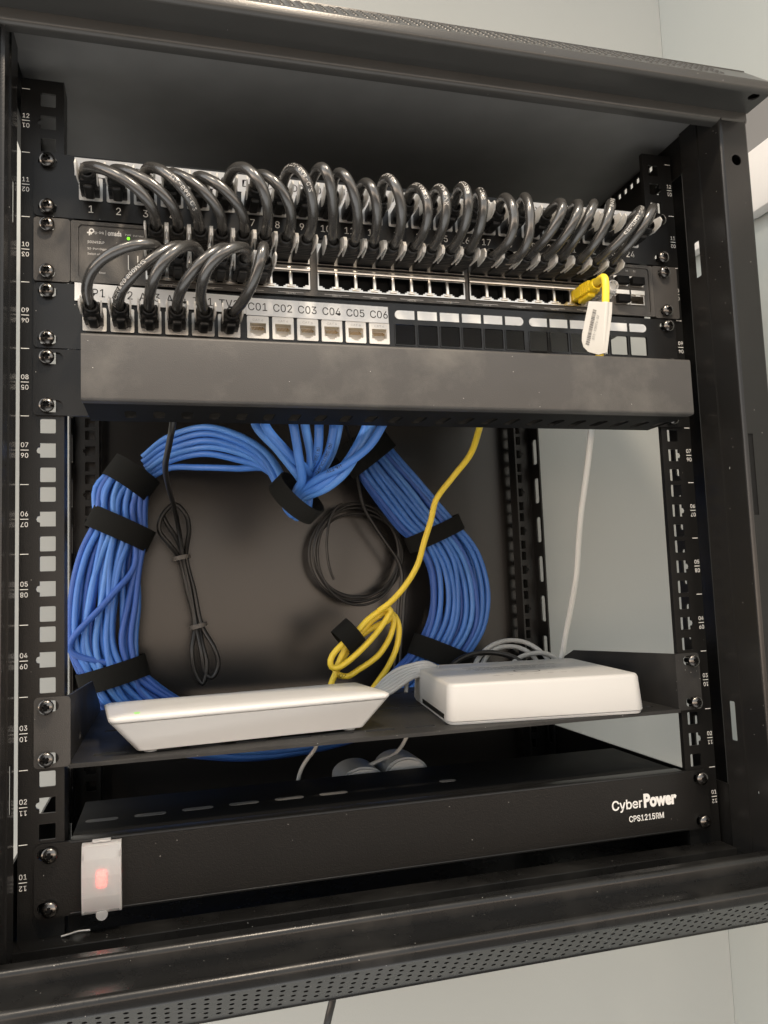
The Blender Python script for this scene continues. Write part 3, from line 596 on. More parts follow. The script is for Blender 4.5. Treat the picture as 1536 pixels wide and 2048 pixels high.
def rj(x, z, up, w=11.7, h=9.2):
    """RJ45 opening with its stepped latch notch below (up=-1) or above (up=1)"""
    a = w / 2; t = h / 2; k = up
    P = [(-a, k * -t), (-a, k * t), (-3.4, k * t), (-3.4, k * (t + 1.0)), (-1.9, k * (t + 1.0)), (-1.9, k * (t + 2.0)), (1.9, k * (t + 2.0)), (1.9, k * (t + 1.0)), (3.4, k * (t + 1.0)), (3.4, k * t), (a, k * t), (a, k * -t)]
    return [(x + p[0], z + p[1]) for p in P]
def jack_mesh():
    b = B()
    hole = rj(0, -0.6, -1, 11.0, 7.2)
    plate(b, rrect(-7.5, 7.5, -8, 8, .8, 2), [hole], XZ(-3.2), 1.4)
    n = len(hole)                                  # socket walls and floor
    A = [b.verts.new((p[0], -1.9, p[1])) for p in hole]; Z = [b.verts.new((p[0] * .97, 3.6, p[1])) for p in hole]
    for k in range(n): b.faces.new((A[k], A[(k + 1) % n], Z[(k + 1) % n], Z[k]))
    tri = tessellate_polygon([[Vector((p[0], p[1], 0)) for p in hole]])
    for t3 in tri: b.faces.new([Z[i] for i in t3])
    box(b, -7.2, 7.2, -1.8, -0.2, -7.7, -5.9)
    for k in range(8):                             # gold contacts
        x = -3.6 + 1.02 * k
        hexa(b, [(x - .26, -2.3, -1.9), (x + .26, -2.3, -1.9), (x + .26, -1.9, -1.3), (x - .26, -1.9, -1.3), (x - .22, 2.6, 2.0), (x + .22, 2.6, 2.0), (x + .22, 3.0, 2.4), (x - .22, 3.0, 2.4)], mi=1)
    hexa(b, [(4.0, -1.5, -.9), (5.0, -1.5, -.9), (5.0, -1.2, -.6), (4.0, -1.2, -.6), (3.2, 3, 2.4), (3.6, 3, 2.4), (3.6, 3.3, 2.7), (3.2, 3.3, 2.7)], mi=1)
    text(b, 'CAT 6', 1.5, lambda u, v: (u, -3.26, v), 0, 5.1, sx=1.25, mi=2)
    return mesh_of(b, [M['white'], M['gold'], M['dimprint']], 0)
JACK = jack_mesh()
def px1(i): g, k = divmod(i - 1, 6); return -213.1 + 107.3 * g + 17.5 * k + 7.6
def px2(i): return px1(i) + 2.0
def swx(i): g, k = divmod(i - 1, 8); return (-171.0, -53.3, 62.8)[g] + 14.08 * k + 7.04

# ------------------------------------------------------------------ upper patch panel (unit 11)
pp = thing('patch_bay', 'upper black patch panel numbered 1 to 24, every jack holding a black cable', 'patch panel', (0, 0, 444.8), 'patch panels')
b = B()
plate(b, ear_outer(-241, 241, 444.9, 488.6), [rrect(px1(i) - 7.3, px1(i) + 7.3, 458.1, 473.7) for i in range(1, 25)] + [slot(s * 232.5, 444.45 + z) for s in (-1, 1) for z in (6.35, 38.1)], XZ(-2.3), 1.9)
box(b, -218, 218, -0.3, 12, 486.6, 488.2); box(b, -222, 222, -0.3, 12, 445.2, 446.4)
obj('faceplate', b, M['paint'], pp, smooth=0)
for i in range(1, 25): put('keystone_jack', JACK, pp, (px1(i), 0, 465.9))
b = B()
for i in range(1, 25): text(b, str(i), 5.0, lambda u, v: (u, -2.45, v), px1(i), 452.2, sx=0.95)
obj('port_numbers', b, M['print'], pp, smooth=0, recalc=False)
for g in range(4):
    x0 = px1(6 * g + 1) - 10.2; x1 = px1(6 * g + 6) + (8.6 if g < 3 else 9.5); dz = (0, -.6, -1.8, .4)[g]
    sl = (-.004, -.004, -.012, .002)[g]
    zt = lambda x: 481 + dz + sl * (x - x0)
    b = B(); hexa(b, [(x0, -2.9, zt(x0) - 6.3), (x1, -2.9, zt(x1) - 6.3), (x1, -2.5, zt(x1) - 6.3), (x0, -2.5, zt(x0) - 6.3), (x0, -2.9, zt(x0) + 6.3), (x1, -2.9, zt(x1) + 6.3), (x1, -2.5, zt(x1) + 6.3), (x0, -2.5, zt(x0) + 6.3)])
    st_ = obj('label_strip', b, M['label'], pp, smooth=0)
    b = B()
    for k in range(6):
        i = 6 * g + k + 1
        text(b, 'D%02d' % i, 5.3, lambda u, v: (u, -3.02, v), px1(i), zt(px1(i)), sx=1.0)
    obj('lettering', b, M['ink'], st_, smooth=0, recalc=False)
screws(pp, 11)

# ------------------------------------------------------------------ network switch (unit 10)
sw = thing('network_switch', 'grey 48-port rack switch with green power light between the two patch panels', 'network switch', (0, 0, 401))
b = B()
plate(b, rrect(-218.2, 222.4, 401.2, 443.3, 1), [rrect(-213.4, 219.0, 403.6, 440.9, 2.5)], XZ(-3.0), 1.4)
plate(b, rrect(-213.2, 218.8, 403.8, 440.7, 2.3), [rrect(-170.4, -57.9, 405.4, 442.0 - 1.6), rrect(-53.2, 59.6, 405.4, 440.4), rrect(62.4, 175.6, 405.4, 440.4)] + [rrect(x, x + 13, z, z + 8.4) for x in (186.4, 200.2) for z in (409.9, 424.9)], XZ(-2.2), 1.6)
box(b, -218, 220, 8.0, 230, 401.6, 443.0)
obj('chassis', b, M['face'], sw, smooth=0)
for x0, x1 in ((-241, -218.6), (222.8, 245.6)):
    b = B(); xm = -232.5 if x0 < 0 else 232.5
    plate(b, ear_outer(x0, x1, 400.6, 443.9, 2), [slot(xm, 400.05 + z, 9) for z in (6.35, 38.1)], XZ(-2.6), 2.2)
    obj('rack_ear', b, M['cover'], sw, smooth=0)
for g in range(3):
    X0 = (-171.0, -53.3, 62.8)[g]
    b = B()
    holes = []
    for k in range(8):
        x = X0 + 14.08 * k + 7.04
        holes += [rj(x, 413.3, -1, 11.8, 9.4), rj(x, 429.2, 1, 11.8, 8.6)]
    plate(b, rrect(X0 + .2, X0 + 112.4, 405.6, 440.2), holes, XZ(-3.6), 1.6)
    for z0, z1 in ((418.3, 421.6),):
        sweep(b, [(-3.7, z0), (-4.6, z0 + .6), (-4.8, (z0 + z1) / 2), (-4.6, z1 - .6), (-3.7, z1)], X0 + .2, X0 + 112.4)
    for k in range(9):                                        # little feet between the sockets, and spring tabs
        x = X0 + 14.08 * k
        if 0 < k < 8:
            box(b, x - 2.6, x + 2.6, -4.6, -3.7, 406.6, 407.9, bev=.2); box(b, x - 1.0, x + 1.0, -4.3, -3.7, 408.0, 418.0, bev=.3)
            box(b, x - 2.0, x + 2.0, -4.4, -3.7, 434.6, 440.0, bev=.3)
    pb = obj('port_block', b, M['metal'], sw, smooth=30)
    b = B(); box(b, X0 + .6, X0 + 112, 6, 7, 405.8, 440); 
    for k in range(9): box(b, X0 + 14.08 * k - .9, X0 + 14.08 * k + .9, -1.9, 6, 406, 440)
    box(b, X0 + .6, X0 + 112, -1.9, 6, 421.8, 424.2)
    obj('socket_liner', b, M['void'], pb, smooth=0)
    b = B(); box(b, X0 + .3, X0 + 112.3, -4.2, -3.7, 422.6, 424.0); obj('divider', b, M['matte'], pb, smooth=0)
b = B()
for x in (186.4, 200.2):
    for z in (409.9, 424.9):
        plate(b, rrect(x + .1, x + 12.9, z + .1, z + 8.3), [rrect(x + .8, x + 12.2, z + .7, z + 7.0)], XZ(-3.4), 14)
    box(b, x + .2, x + 12.8, -5.0, -3.5, 417.6, 421.4, bev=.3)
    box(b, x + 4.5, x + 8.5, -4.6, -3.5, 416.4, 417.5)
obj('fibre_cages', b, M['metal'], sw, smooth=0)
b = B()
for x, z in ((186.4, 424.9), (200.2, 424.9), (186.4, 409.9)): box(b, x + .9, x + 12.1, -7.5, 2, z + .8, z + 6.9, bev=.5)
for x in (186.4, 200.2): box(b, x + .8, x + 12.2, 10.7, 11.6, 410.5, 433)
obj('dust_plugs', b, M['matte'], sw, smooth=0)
b = B(); mp = lambda u, v: (u, -2.35, v)
text(b, 'tp-link', 1.9, mp, -203.4, 436.3, 'L', width=6.0); text(b, '|', 2.2, mp, -196.2, 436.4)
text(b, 'omada', 2.6, mp, -195.0, 436.1, 'L', width=8.8, bold=.02)
for P in (circ(-205.2, 437.2, 1.7, 18),):
    I = circ(-205.2, 437.2, 0.9, 18); A = [b.verts.new(mp(*p)) for p in P]; Z = [b.verts.new(mp(*p)) for p in I]
    for k in range(18): b.faces.new((A[k], A[(k + 1) % 18], Z[(k + 1) % 18], Z[k]))
for u0, u1, v0, v1 in ((-207.0, -206.2, 433.9, 437), (-208.1, -206.9, 435.3, 436.3), (-206.4, -205.0, 434.6, 435.5)):
    b.faces.new([b.verts.new((x, -2.38, z)) for x, z in rrect(u0, u1, v0, v1)])
obj('logo', b, M['print'], sw, smooth=0, recalc=False)
b = B()
text(b, 'SG2452LP', 1.6, mp, -207.8, 429.5, 'L', width=10.6, bold=.01)
text(b, '52-Port Gigabit Smart', 1.35, mp, -207.8, 424.9, 'L', width=19)
text(b, 'Switch with 48-Port PoE+', 1.35, mp, -207.8, 421.3, 'L', width=21)
text(b, 'PWR', 1.2, mp, -183.8, 436.1, 'L', width=3.6); text(b, 'PoE Max', 1.2, mp, -178.6, 435.9, 'L', width=6.6); text(b, 'SYS', 1.2, mp, -183.3, 430.9, 'L', width=3.4)
text(b, 'Reset', 1.1, mp, -200.5, 408.6, 'L', width=4)
for u0, u1, v0, v1 in ((-182.2, -181.7, 411.8, 422), (-181.6, -176.2, 411.6, 412.0), (-176.1, -175.6, 411.8, 422)):
    b.faces.new([b.verts.new((x, -2.36, z)) for x, z in rrect(u0, u1, v0, v1)])
for k, x in enumerate((192.5, 199.5, 206.5)): text(b, str(49 + k), 1.3, mp, x, 438.2)
for g in range(3):
    X0 = (-171.0, -53.3, 62.8)[g]
    for k in range(4):
        x = X0 + 28.2 * k + 14
        b.faces.new([b.verts.new((u, -3.05, v)) for u, v in rrect(x - 9, x + 9, 402.9, 403.1)])
        text(b, 'Link/Act  PoE', 0.8, lambda u, v: (u, -3.06, v), x, 402.2)
obj('lettering', b, M['print'], sw, smooth=0, recalc=False)
b = B(); lathe(b, [(1.0, 0), (1.0, .3), (.7, .6), (0, .7)], (-181.8, -2.2, 433.7), seg=14); obj('power_light', b, M['green'], sw)
screws(sw, 10, yy=-2.8)

# ------------------------------------------------------------------ lower patch panel (unit 9)
pq = thing('patch_bay', 'lower black patch panel labelled AP1 to C06, its right half of empty openings', 'patch panel', (0, 0, 355.6), 'patch panels')
b = B()
holes = [rrect(px2(i) - (7.3 if i < 13 else 7.8), px2(i) + (7.3 if i < 13 else 7.8), 368.4, 384.2, 0 if i < 13 else 1) for i in range(1, 25)]
plate(b, ear_outer(-241, 241, 355.9, 399.6), holes + [slot(s * 232.5, 355.6 + z) for s in (-1, 1) for z in (6.35, 38.1)], XZ(-2.3), 1.9)
for i in range(13, 25):
    plate(b, rrect(px2(i) - 8.1, px2(i) + 8.1, 368.0, 384.6, 1.2), [rrect(px2(i) - 7.5, px2(i) + 7.5, 368.7, 383.9, .9)], XZ(-2.9), .55)
box(b, -222, 222, -0.3, 12, 397.4, 399.0); box(b, -218, 218, -0.3, 12, 356.2, 357.4)
obj('faceplate', b, M['paint_gloss'], pq, smooth=0)
for i in range(1, 13): put('keystone_jack', JACK, pq, (px2(i), 0, 376.3))
for i in range(13, 25):
    b = B(); x = px2(i); l, r = x - 7.5, x + 7.5; z0, z1 = 387.8, 394.4; h = (z1 - z0) / 2; P = []
    if (i - 1) % 6 == 0: P += [(l + h + h * math.cos(math.radians(a)), z0 + h + h * math.sin(math.radians(a))) for a in range(90, 271, 20)]
    else: P += [(l, z1), (l, z0)]
    if (i - 1) % 6 == 5: P += [(r - h + h * math.cos(math.radians(a)), z0 + h + h * math.sin(math.radians(a))) for a in range(-90, 91, 20)]
    else: P += [(r, z0), (r, z1)]
    plate(b, P, [], XZ(-2.75), .4); obj('label_window', b, M['paper'], pq, smooth=0)
for g, (x0, x1, za, zb, names) in enumerate(((-215.8, -104.4, 394.4, 391.6, ['AP1', 'AP2', 'AP3', 'AP4', 'TV1', 'TV2']), (-104.2, -1.6, 390.9, 390.0, ['C01', 'C02', 'C03', 'C04', 'C05', 'C06']))):
    zt = lambda x: za + (zb - za) * (x - x0) / (x1 - x0)
    b = B(); hexa(b, [(x0, -3.9, zt(x0) - 6.3), (x1, -3.9, zt(x1) - 6.3), (x1, -3.5, zt(x1) - 6.3), (x0, -3.5, zt(x0) - 6.3), (x0, -3.0, zt(x0) + 6.3), (x1, -3.0, zt(x1) + 6.3), (x1, -2.6, zt(x1) + 6.3), (x0, -2.6, zt(x0) + 6.3)])
    st_ = obj('label_strip', b, M['label'], pq, smooth=0)
    b = B()
    for k, nme in enumerate(names):
        x = px2(6 * g + k + 1)
        text(b, nme, 5.6, lambda u, v: (u, -3.6 - .07 * (zt(u) - v), v), x, zt(x), width=13.2)
    obj('lettering', b, M['ink'], st_, smooth=0, recalc=False)
screws(pq, 9)

# ------------------------------------------------------------------ cable manager (unit 8)
cm = thing('cable_manager', 'grey-black horizontal cable manager with plain front cover under the patch panels', 'cable manager', (0, 0, 308))
b = B()
plate(b, ear_outer(-241, 241, 311.4, 355.2, 3), [slot(-229.5, 311.15 + z, 13, 8) for z in (6.35, 38.1)] + [slot(232.5, 311.15 + z, 13, 8) for z in (6.35, 38.1)] + [rrect(-190 + 76 * k, -130 + 76 * k, 322, 346, 4) for k in range(5)], XZ(-2.3), 1.9)
obj('base_plate', b, M['paint'], cm, smooth=0)
b = B()
path = [(-50, 349.0)] + arc((-58, 347.0), 2, 90, 180, 4) + arc((-58, 310.2), 2, 180, 270, 4) + [(-52, 308.2)]
sweep(b, sheet(path, 1.4), -206.5, 208.5)
cov = obj('front_cover', b, M['cover'], cm, smooth=40)
b = B()
plate(b, [(-206, -52.2), (208, -52.2), (208, -3.0), (-206, -3.0)], [rrect(-198 + 17.5 * k - 3.6, -198 + 17.5 * k + 3.6, -34, -14, 3.4, 4) for k in range(1, 24)], XY(309.5), 1.4)
box(b, -206, 208, -3.9, -2.5, 309.7, 356 - 42); obj('slotted_floor', b, M['matte'], cm, smooth=0)
screws(cm, 8, dx=(0, -2), yy=-2.8)

# ------------------------------------------------------------------ shelf (unit 3)
sh = thing('rack_shelf', 'black vented rack shelf with upturned side wings carrying the white boxes', 'shelf', (0, 100, 89.5))
b = B()
slots = [rrect(x0 - 11.5, x0 + 11.5, y - 3.4, y + 3.4, 3.3, 4) for y in (19.5, 114, 200) for x0 in [-196 + 30.4 * k for k in range(14)]]
plate(b, [(-219.4, -3), (219.4, -3), (219.4, 235), (-219.4, 235)], slots, XY(90.9), 1.5)
sweep(b, [(-3.2, 91.0), (-4.0, 90.4), (-4.0, 88.4), (-2.9, 88.4), (-2.9, 91.0)], -219.4, 219.4)
obj('tray', b, M['shelf'], sh, smooth=0)
for s in (-1, 1):
    b = B()
    plate(b, [(-2.4, 89.5), (235, 89.5), (235, 96), (160, 124.8), (-2.4, 132.8)], [slot(62, 97.5, 9, 4)] if s < 0 else [], YZ(s * 219.6, s), 1.5)
    obj('side_wing', b, M['shelf'], sh, smooth=0)
    b = B()
    plate(b, ear_outer(*sorted((s * 218.8, s * 240)), 89.6, 132.6, 2.5), [slot(s * 231, 88.9 + z, 11, 7) for z in (6.35, 38.1)], XZ(-2.6), 2.3)
    obj('rack_ear', b, M['cover'] if s < 0 else M['shelf'], sh, smooth=0)
screws(sh, 3, dx=(0, 0), yy=-2.8, off=2.2)

# ------------------------------------------------------------------ power strip (unit 1)
ps = thing('power_strip', 'black 1U rack power strip with red-lit switch at the bottom of the rack', 'power strip', (0, 40, 0.6))
b = B(); box(b, -219.5, 219.5, 0.2, 98, 1.2, 43.4, bev=.6)
obj('chassis', b, M['matte'], ps, smooth=30)
b = B()
plate(b, ear_outer(-239.6, 239.6, 0.6, 44.3, 4), [slot(s * 232.5, z, 11, 7) for s in (-1, 1) for z in (6.35, 38.1)], XZ(-2.8), 2.6)
sweep(b, [(-2.6, 44.4)] + [(-2.9, 44.2), (-3.1, 43.4), (-2.85, 43.2)], -219, 219); sweep(b, [(-2.85, 2.0), (-3.1, 1.6), (-2.9, 0.7), (-2.6, 0.5)], -219, 219)
box(b, -219, 219, -2.5, 8, 43.6, 44.6, bev=.3)
obj('faceplate', b, M['paint'], ps, smooth=30)
for x, y in ((-203.9, 42.6), (-172.4, 43.2), (-140.5, 45.2), (-108.4, 46), (-75.9, 46.2), (-43.3, 46.6), (45.8, 47.2)):  # flat pale ovals painting the light that falls through the shelf slots
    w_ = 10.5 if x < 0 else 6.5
    b = B(); plate(b, rrect(x - w_, x + w_, y - 3.3, y + 3.3, 3.2, 5), [], XY(43.62), .4); obj('light_oval', b, M['lit_oval'], ps, smooth=0)
b = B()
text(b, 'Cyber', 6.6, lambda u, v: (u, -3.25, v), 155.6, 25.2, 'L', width=25.5, bold=.014)
text(b, 'Power', 6.6, lambda u, v: (u, -3.25, v), 182.4, 25.2, 'L', width=28.4, bold=.05)
obj('brand_lettering', b, M['print'], ps, smooth=0, recalc=False); b = B()
text(b, 'CPS1215RM', 4.1, lambda u, v: (u, -3.25, v), 169.2, 14.4, 'L', width=29.6, bold=.014)
obj('lettering', b, M['print'], ps, smooth=0, recalc=False)
b = B()
box(b, -205.5, -195.5, -6.5, -2.9, 11, 33, bev=.8); box(b, -208.5, -192.5, -4.2, -2.9, 7, 37, bev=.6); rk = obj('rocker_bezel', b, M['matte'], ps)
b = B(); hexa(b, [(-203.2, -8.2, 16), (-198.0, -8.2, 16), (-198.0, -6.6, 16), (-203.2, -6.6, 16), (-203.2, -8.6, 26), (-198.0, -8.6, 26), (-198.0, -6.6, 26), (-203.2, -6.6, 26)], bev=.75); obj('lit_rocker', b, M['red'], rk)
b = B()
prof = [(-3.0, 42.6), (-6.5, 42.9), (-8.6, 41.6), (-10.6, 34), (-11.6, 24), (-11.2, 12), (-9.2, 3), (-7.5, 1.2), (-3.0, 0.9)]
inner = [(y * .88 - .2, 21.8 + (z - 21.8) * .93) for y, z in prof[::-1]]
t2 = bmesh.new(); sweep(t2, prof + inner, -211.8, -188.8)
bmesh.ops.bevel(t2, geom=[e for e in t2.edges], offset=.3, segments=1, affect='EDGES'); join(b, t2)
for x in (-211.8, -190.2): sweep(b, prof, x, x + 1.4)
box(b, -206, -195, -7.6, -3.2, 42.9, 44.2, bev=.4); lathe(b, [(0, 2.4), (3.4, 2.2), (3.6, 0), (3.4, -2)], (-200.3, -6.6, 0.4), seg=18)
obj('switch_cover', b, M['cover_sw'], ps, smooth=30)
screws(ps, 1, dx=(2, 0), yy=-3.0)

# ------------------------------------------------------------------ white boxes on the shelf
def loft(b, rings, mp, n=5, cap=True, mi=0):
    """rings: (z, u0, u1, v0, v1, r)"""
    R = [[b.verts.new(mp(u, v, z)) for u, v in rrect(u0, u1, v0, v1, r, n)] for z, u0, u1, v0, v1, r in rings]
    for A, Z in zip(R, R[1:]):
        m = len(A)
        for k in range(m):
            f = b.faces.new((A[k], A[(k + 1) % m], Z[(k + 1) % m], Z[k])); f.material_index = mi
    if cap:
        b.faces.new(R[0][::-1]); b.faces.new(R[-1])
def local(x, y, z, deg):
    c, s = math.cos(math.radians(deg)), math.sin(math.radians(deg))
    return lambda u, v, w: (x + u * c - v * s, y + u * s + v * c, z + w)
r1 = thing('wifi_router', 'flat white router with sloping underside, on the left of the shelf', 'router', (-100, 55, 91))
mp = local(-196.5, -3.0, 91.0, 6.0); WD, DP = 193, 77
b = B()
ins = lambda z, iu, iv, r: (z, iu, WD - iu, iv, DP - iv, r)
loft(b, [ins(1.8, 19, 10, 3), ins(2.2, 18, 9, 4), ins(20.6, 2.4, 1.4, 5), ins(21.6, 1.4, .8, 5)], mp)
obj('base', b, M['router'], r1, smooth=30)
b = B()
loft(b, [ins(22.0, 1.4, .8, 5), ins(22.7, .5, .3, 5), ins(23.9, 0, 0, 5), ins(25.2, .2, .2, 5), ins(26.2, 1.8, 1.6, 6), ins(27.2, 14, 10, 8), ins(27.9, 30, 17, 8), ins(28.2, 60, 26, 8)], mp)
obj('top_shell', b, M['router'], r1, smooth=50)
b = B()
for u, v in ((27, 17), (WD - 27, 17), (27, DP - 17), (WD - 27, DP - 17)): lathe(b, [(4, 2.0), (4.4, .4), (4, 0)], mp(u, v, 0), Vector((0, 0, 1)), 16)
obj('feet', b, M['router2'], r1)
b = B(); p = mp(17.5, 6.5, 26.8); lathe(b, [(0, .06), (2.6, .05), (2.6, -.3)], p, Vector((-.05, -.12, 1)), 14); obj('status_light', b, M['led_dim'], r1)
r2 = thing('modem', 'boxy white modem with a faint ring logo on top, right side of the shelf', 'modem', (115, 70, 91))
mp2 = local(35.6, 11.8, 91.0, -7.2); W2, D2, H2 = 152.9, 145, 29.5
b = B(); I2 = lambda z, i, r: (z, i, W2 - i, i, D2 - i, r)
loft(b, [I2(2.2, 1.4, 7), I2(2.4, .2, 8), I2(3.2, 0, 8), I2(26.8, 1.6, 7.5), I2(28.6, 2.4, 7), I2(29.3, 3.4, 6.5), I2(29.6, 6, 6)], mp2, 6)
obj('casing', b, M['router2'], r2, smooth=40)
b = B(); loft(b, [I2(0, 1.6, 7), I2(1.4, .8, 8), I2(1.9, 1.2, 8)], mp2, 6); obj('base', b, M['router'], r2, smooth=40)
b = B()
for k in range(1):
    P = [mp2(-.35 + a, v_, z_) for a, v_, z_ in ((0, 12, 3.2), (0, 96, 3.2), (0, 96, 6.6), (0, 12, 6.6))]
    Q = [mp2(1.2 + a, v_, z_) for a, v_, z_ in ((0, 12, 3.2), (0, 96, 3.2), (0, 96, 6.6), (0, 12, 6.6))]
    hexa(b, [P[0], P[1], Q[1], Q[0], P[3], P[2], Q[2], Q[3]])
obj('side_slot', b, M['void'], r2, smooth=0)
b = B(); q = lambda u, v: mp2(u, v, 29.68)
A = [b.verts.new(q(*p)) for p in circ(80, 58, 11, 28)]; Z = [b.verts.new(q(*p)) for p in circ(80, 58, 9.8, 28)]
for k in range(28):
    b.faces.new((A[k], A[(k + 1) % 28], Z[(k + 1) % 28], Z[k]))
obj('ring_logo', b, M['grey_ink'], r2, smooth=0); b = B()
for v, u0, u1 in ((78, 42, 112), (84, 36, 96), (92, 40, 104), (98, 36, 60), (98, 70, 120)):
    u = u0
    while u < u1:
        l = random.uniform(3, 9); b.faces.new([b.verts.new(q(*p)) for p in rrect(u, min(u + l, u1), v, v + 1.6)]); u += l + 1.4
for k in range(7): b.faces.new([b.verts.new(q(*p)) for p in rrect(46 + 11 * k, 51 + 11 * k, 36, 36.9)])
obj('lettering', b, M['grey_ink'], r2, smooth=0)

# ------------------------------------------------------------------ power adapters behind the power strip
for k, (xc, yc, zt) in enumerate(((-6.5, 104, 46.5), (32, 108, 50))):
    t = thing('power_adapter', ('left-hand round-topped grey power adapter behind the power strip', 'right-hand round-topped grey power adapter behind the power strip')[k], 'power adapter', (xc, yc + 18, -11), 'power adapters')
    b = B(); R = 18.5; prof = [(xc - R, -11)] + [(xc + R * math.cos(math.radians(a)), zt - 12 + 12 * math.sin(math.radians(a))) for a in range(180, -1, -15)] + [(xc + R, -11)]
    sweep(b, prof, yc + 3, yc + 40, 'Y'); obj('casing', b, M['grey'], t, smooth=40)
    b = B(); pr2 = [(xc + (x - xc) * .9, z - 1.6 if z > 0 else z) for x, z in prof]; sweep(b, pr2, yc, yc + 2.9, 'Y'); obj('face', b, M['router2'], t, smooth=40)

# ------------------------------------------------------------------ network plugs
def plug_mesh(boot=M['boot'], hood=True):
    b = B()
    box(b, -5.85, 5.85, -11, 2.5, -4.1, 4.1, bev=.5)
    for k in range(5):
        y = -11 - 2.5 * k; a = 5.9 - .22 * k; h = 4.6 - .1 * k
        box(b, -a, a, y - 2.0, y, -h, h, bev=.5); box(b, -a + .7, a - .7, y - 2.6, y - 1.9, -h + .6, h - .6)
    box(b, -3.1, 3.1, -20, -3, -7.2, -3.6, bev=1.4, seg=3)
    lathe(b, [(4.6, 23), (4.7, 25.5), (4.3, 27.5), (3.6, 28)], (0, 0, 0), seg=18)
    a = mesh_of(b, [boot], 35)
    b = B()
    for s in (-1, 1):
        pr = [(-15, -3.6), (-24, -4.4), (-31, -2.2), (-33.5, 1.5), (-32, 4.6), (-26, 5.4), (-15, 5.0)]
        n = len(pr)
        I = [b.verts.new((s * (5.0 + .055 * (-15 - p[0])), p[0], p[1])) for p in pr]; O = [b.verts.new((s * (6.2 + .055 * (-15 - p[0]) - .03 * abs(p[1]) ** 1.5), p[0], p[1])) for p in pr]
        b.faces.new(I); b.faces.new(O[::-1])
        for k in range(n): b.faces.new((I[k], I[(k + 1) % n], O[(k + 1) % n], O[k]))
    c = mesh_of(b, [M['clear']], 50) if hood else None
    return a, c
PLUG, HOOD = plug_mesh()
YPLUG, _ = plug_mesh(M['yplug'], False)
def add_plug(parent, pos, flip=False, me=None, hood=True):
    p = put('plug_boot', me or PLUG, parent, pos, (0, 180 if flip else 0, 0))
    if hood:
        o = bpy.data.objects.new('latch_guard', HOOD); COL.objects.link(o); o.parent = p; ORG[o] = ORG[p]
    return p

PRINTS = {3: ('TIA-568-C.2', 46), 8: ('ETL VERIFIED TIA-568-C.2', 14), 10: ('CM', 26), 12: ('60332-1 2464', 20), 13: ('IEC 60332', 30), 14: ('350MHZ CAP CMX', 22), 15: ('ETL VERIFIED', 28), 16: ('UL 75C', 34), 23: ('2 568 500MHZ VERIFIED', 24), 22: ('TIA 568', 34)}
ORD = ['first', 'second', 'third', 'fourth', 'fifth', 'sixth', 'seventh', 'eighth', 'ninth', 'tenth', 'eleventh', 'twelfth', 'thirteenth', 'fourteenth', 'fifteenth', 'sixteenth', 'seventeenth', 'eighteenth', 'nineteenth', 'twentieth', 'twenty-first', 'twenty-second', 'twenty-third', 'last']
def patch(name_label, pts, a, c, flip_c, prt=None, group='black patch cables'):
    t = thing('patch_cable', name_label, 'patch cable', (a[0], -3, a[2]), group)
    b = B(); P = [Vector(a) + Vector((0, 8, 0)), Vector(a)] + pts[1:-1] + [Vector(c), Vector(c) + Vector((0, 8, 0))]
    tube(b, P, 3.45, 14, rfun=lambda q: 1 + .02 * math.sin(q * 37 + a[0]))
    jk = obj('jacket', b, M['cable'], t, smooth=60)
    if prt:
        b = B(); tube_text(b, prt[0], 2.5, P, 3.45, prt[1], (-.25, -.85, .1), bold=.01); obj('lettering', b, M['dimprint'], jk, smooth=0, recalc=False)
    add_plug(t, (a[0], -3.2, a[2]))
    add_plug(t, (c[0], -3.6, c[2]), flip_c)
for i in range(1, 25):
    K = DC[i]
    patch('black patch cable looping out of the upper panel port marked %d, %s in that row' % (i, ORD[i - 1]) if i < 24 else 'black patch cable looping out of the upper panel port marked 24, far right end',
          bez(K), K[0], K[3], True, PRINTS.get(i))
for i in range(1, 7):
    K = AC[i]; nme = ['AP1', 'AP2', 'AP3', 'AP4', 'TV1', 'TV2'][i - 1]
    patch('black patch cable rising from the lower panel jack labelled %s up to the switch' % nme, bez(K), K[0], K[3], False, ('UL CE4760 500MHZ', 14) if i == 2 else None)

# ------------------------------------------------------------------ yellow and white cables from the switch
yl = thing('patch_cable', 'yellow patch cable with a barcode tag, hanging down to a tied yellow hank', 'patch cable', (154, -3, 413))
b = B(); YR = 2.75
up = [(154.2, -18, 413.4), (153.6, -34, 414.2), (152.6, -42, 413.8), (151.3, -47, 410.5), (150.6, -48.5, 404), (149.8, -48.5, 394), (147.5, -48.5, 378), (144.0, -48, 358), (141, -44, 346), (134, -30, 336), (124, -16, 330)]
tube(b, smooth(up + [(118, -6, 330), tuple(PT['yellow_low'][1])] + [tuple(p) for p in PT['yellow_low'][2:]]), YR, 12)
for k in ('ya', 'yb', 'yc', 'yd'): tube(b, smooth(PT[k], 3), YR, 12)
yj = obj('jacket', b, M['yellow'], yl, smooth=60)
b = B(); tube_text(b, 'EATON', 3.6, smooth(PT['yc'], 3), YR, 98, (-.2, -.95, .1), flip=True); obj('lettering', b, M['ink'], yj, smooth=0, recalc=False)
add_plug(yl, (154.2, -3.6, 413.4), False, YPLUG, False)
c = Vector(PT['ystrap_c'][0]); h = (Vector(PT['ystrap'][0]) - Vector(PT['ystrap'][1]))
b = B(); band(b, c + Vector((0, 7, 0)), Vector((-h.z, 0, h.x)).normalized() * 12.5, 11, h, h.length * .62); obj('velcro_strap', b, M['velcro'], yl)
b = B()
TG = [(134.6, 391.2), (153.4, 391.6), (152.6, 384), (146.6, 354.2), (139.5, 352.2), (131.5, 354.0), (128.2, 357.5), (127.2, 362), (127.8, 367)]
plate(b, TG, [], lambda u, v, w: (u, -51.4 + w + .0016 * (u - 146) ** 2, v), .4)
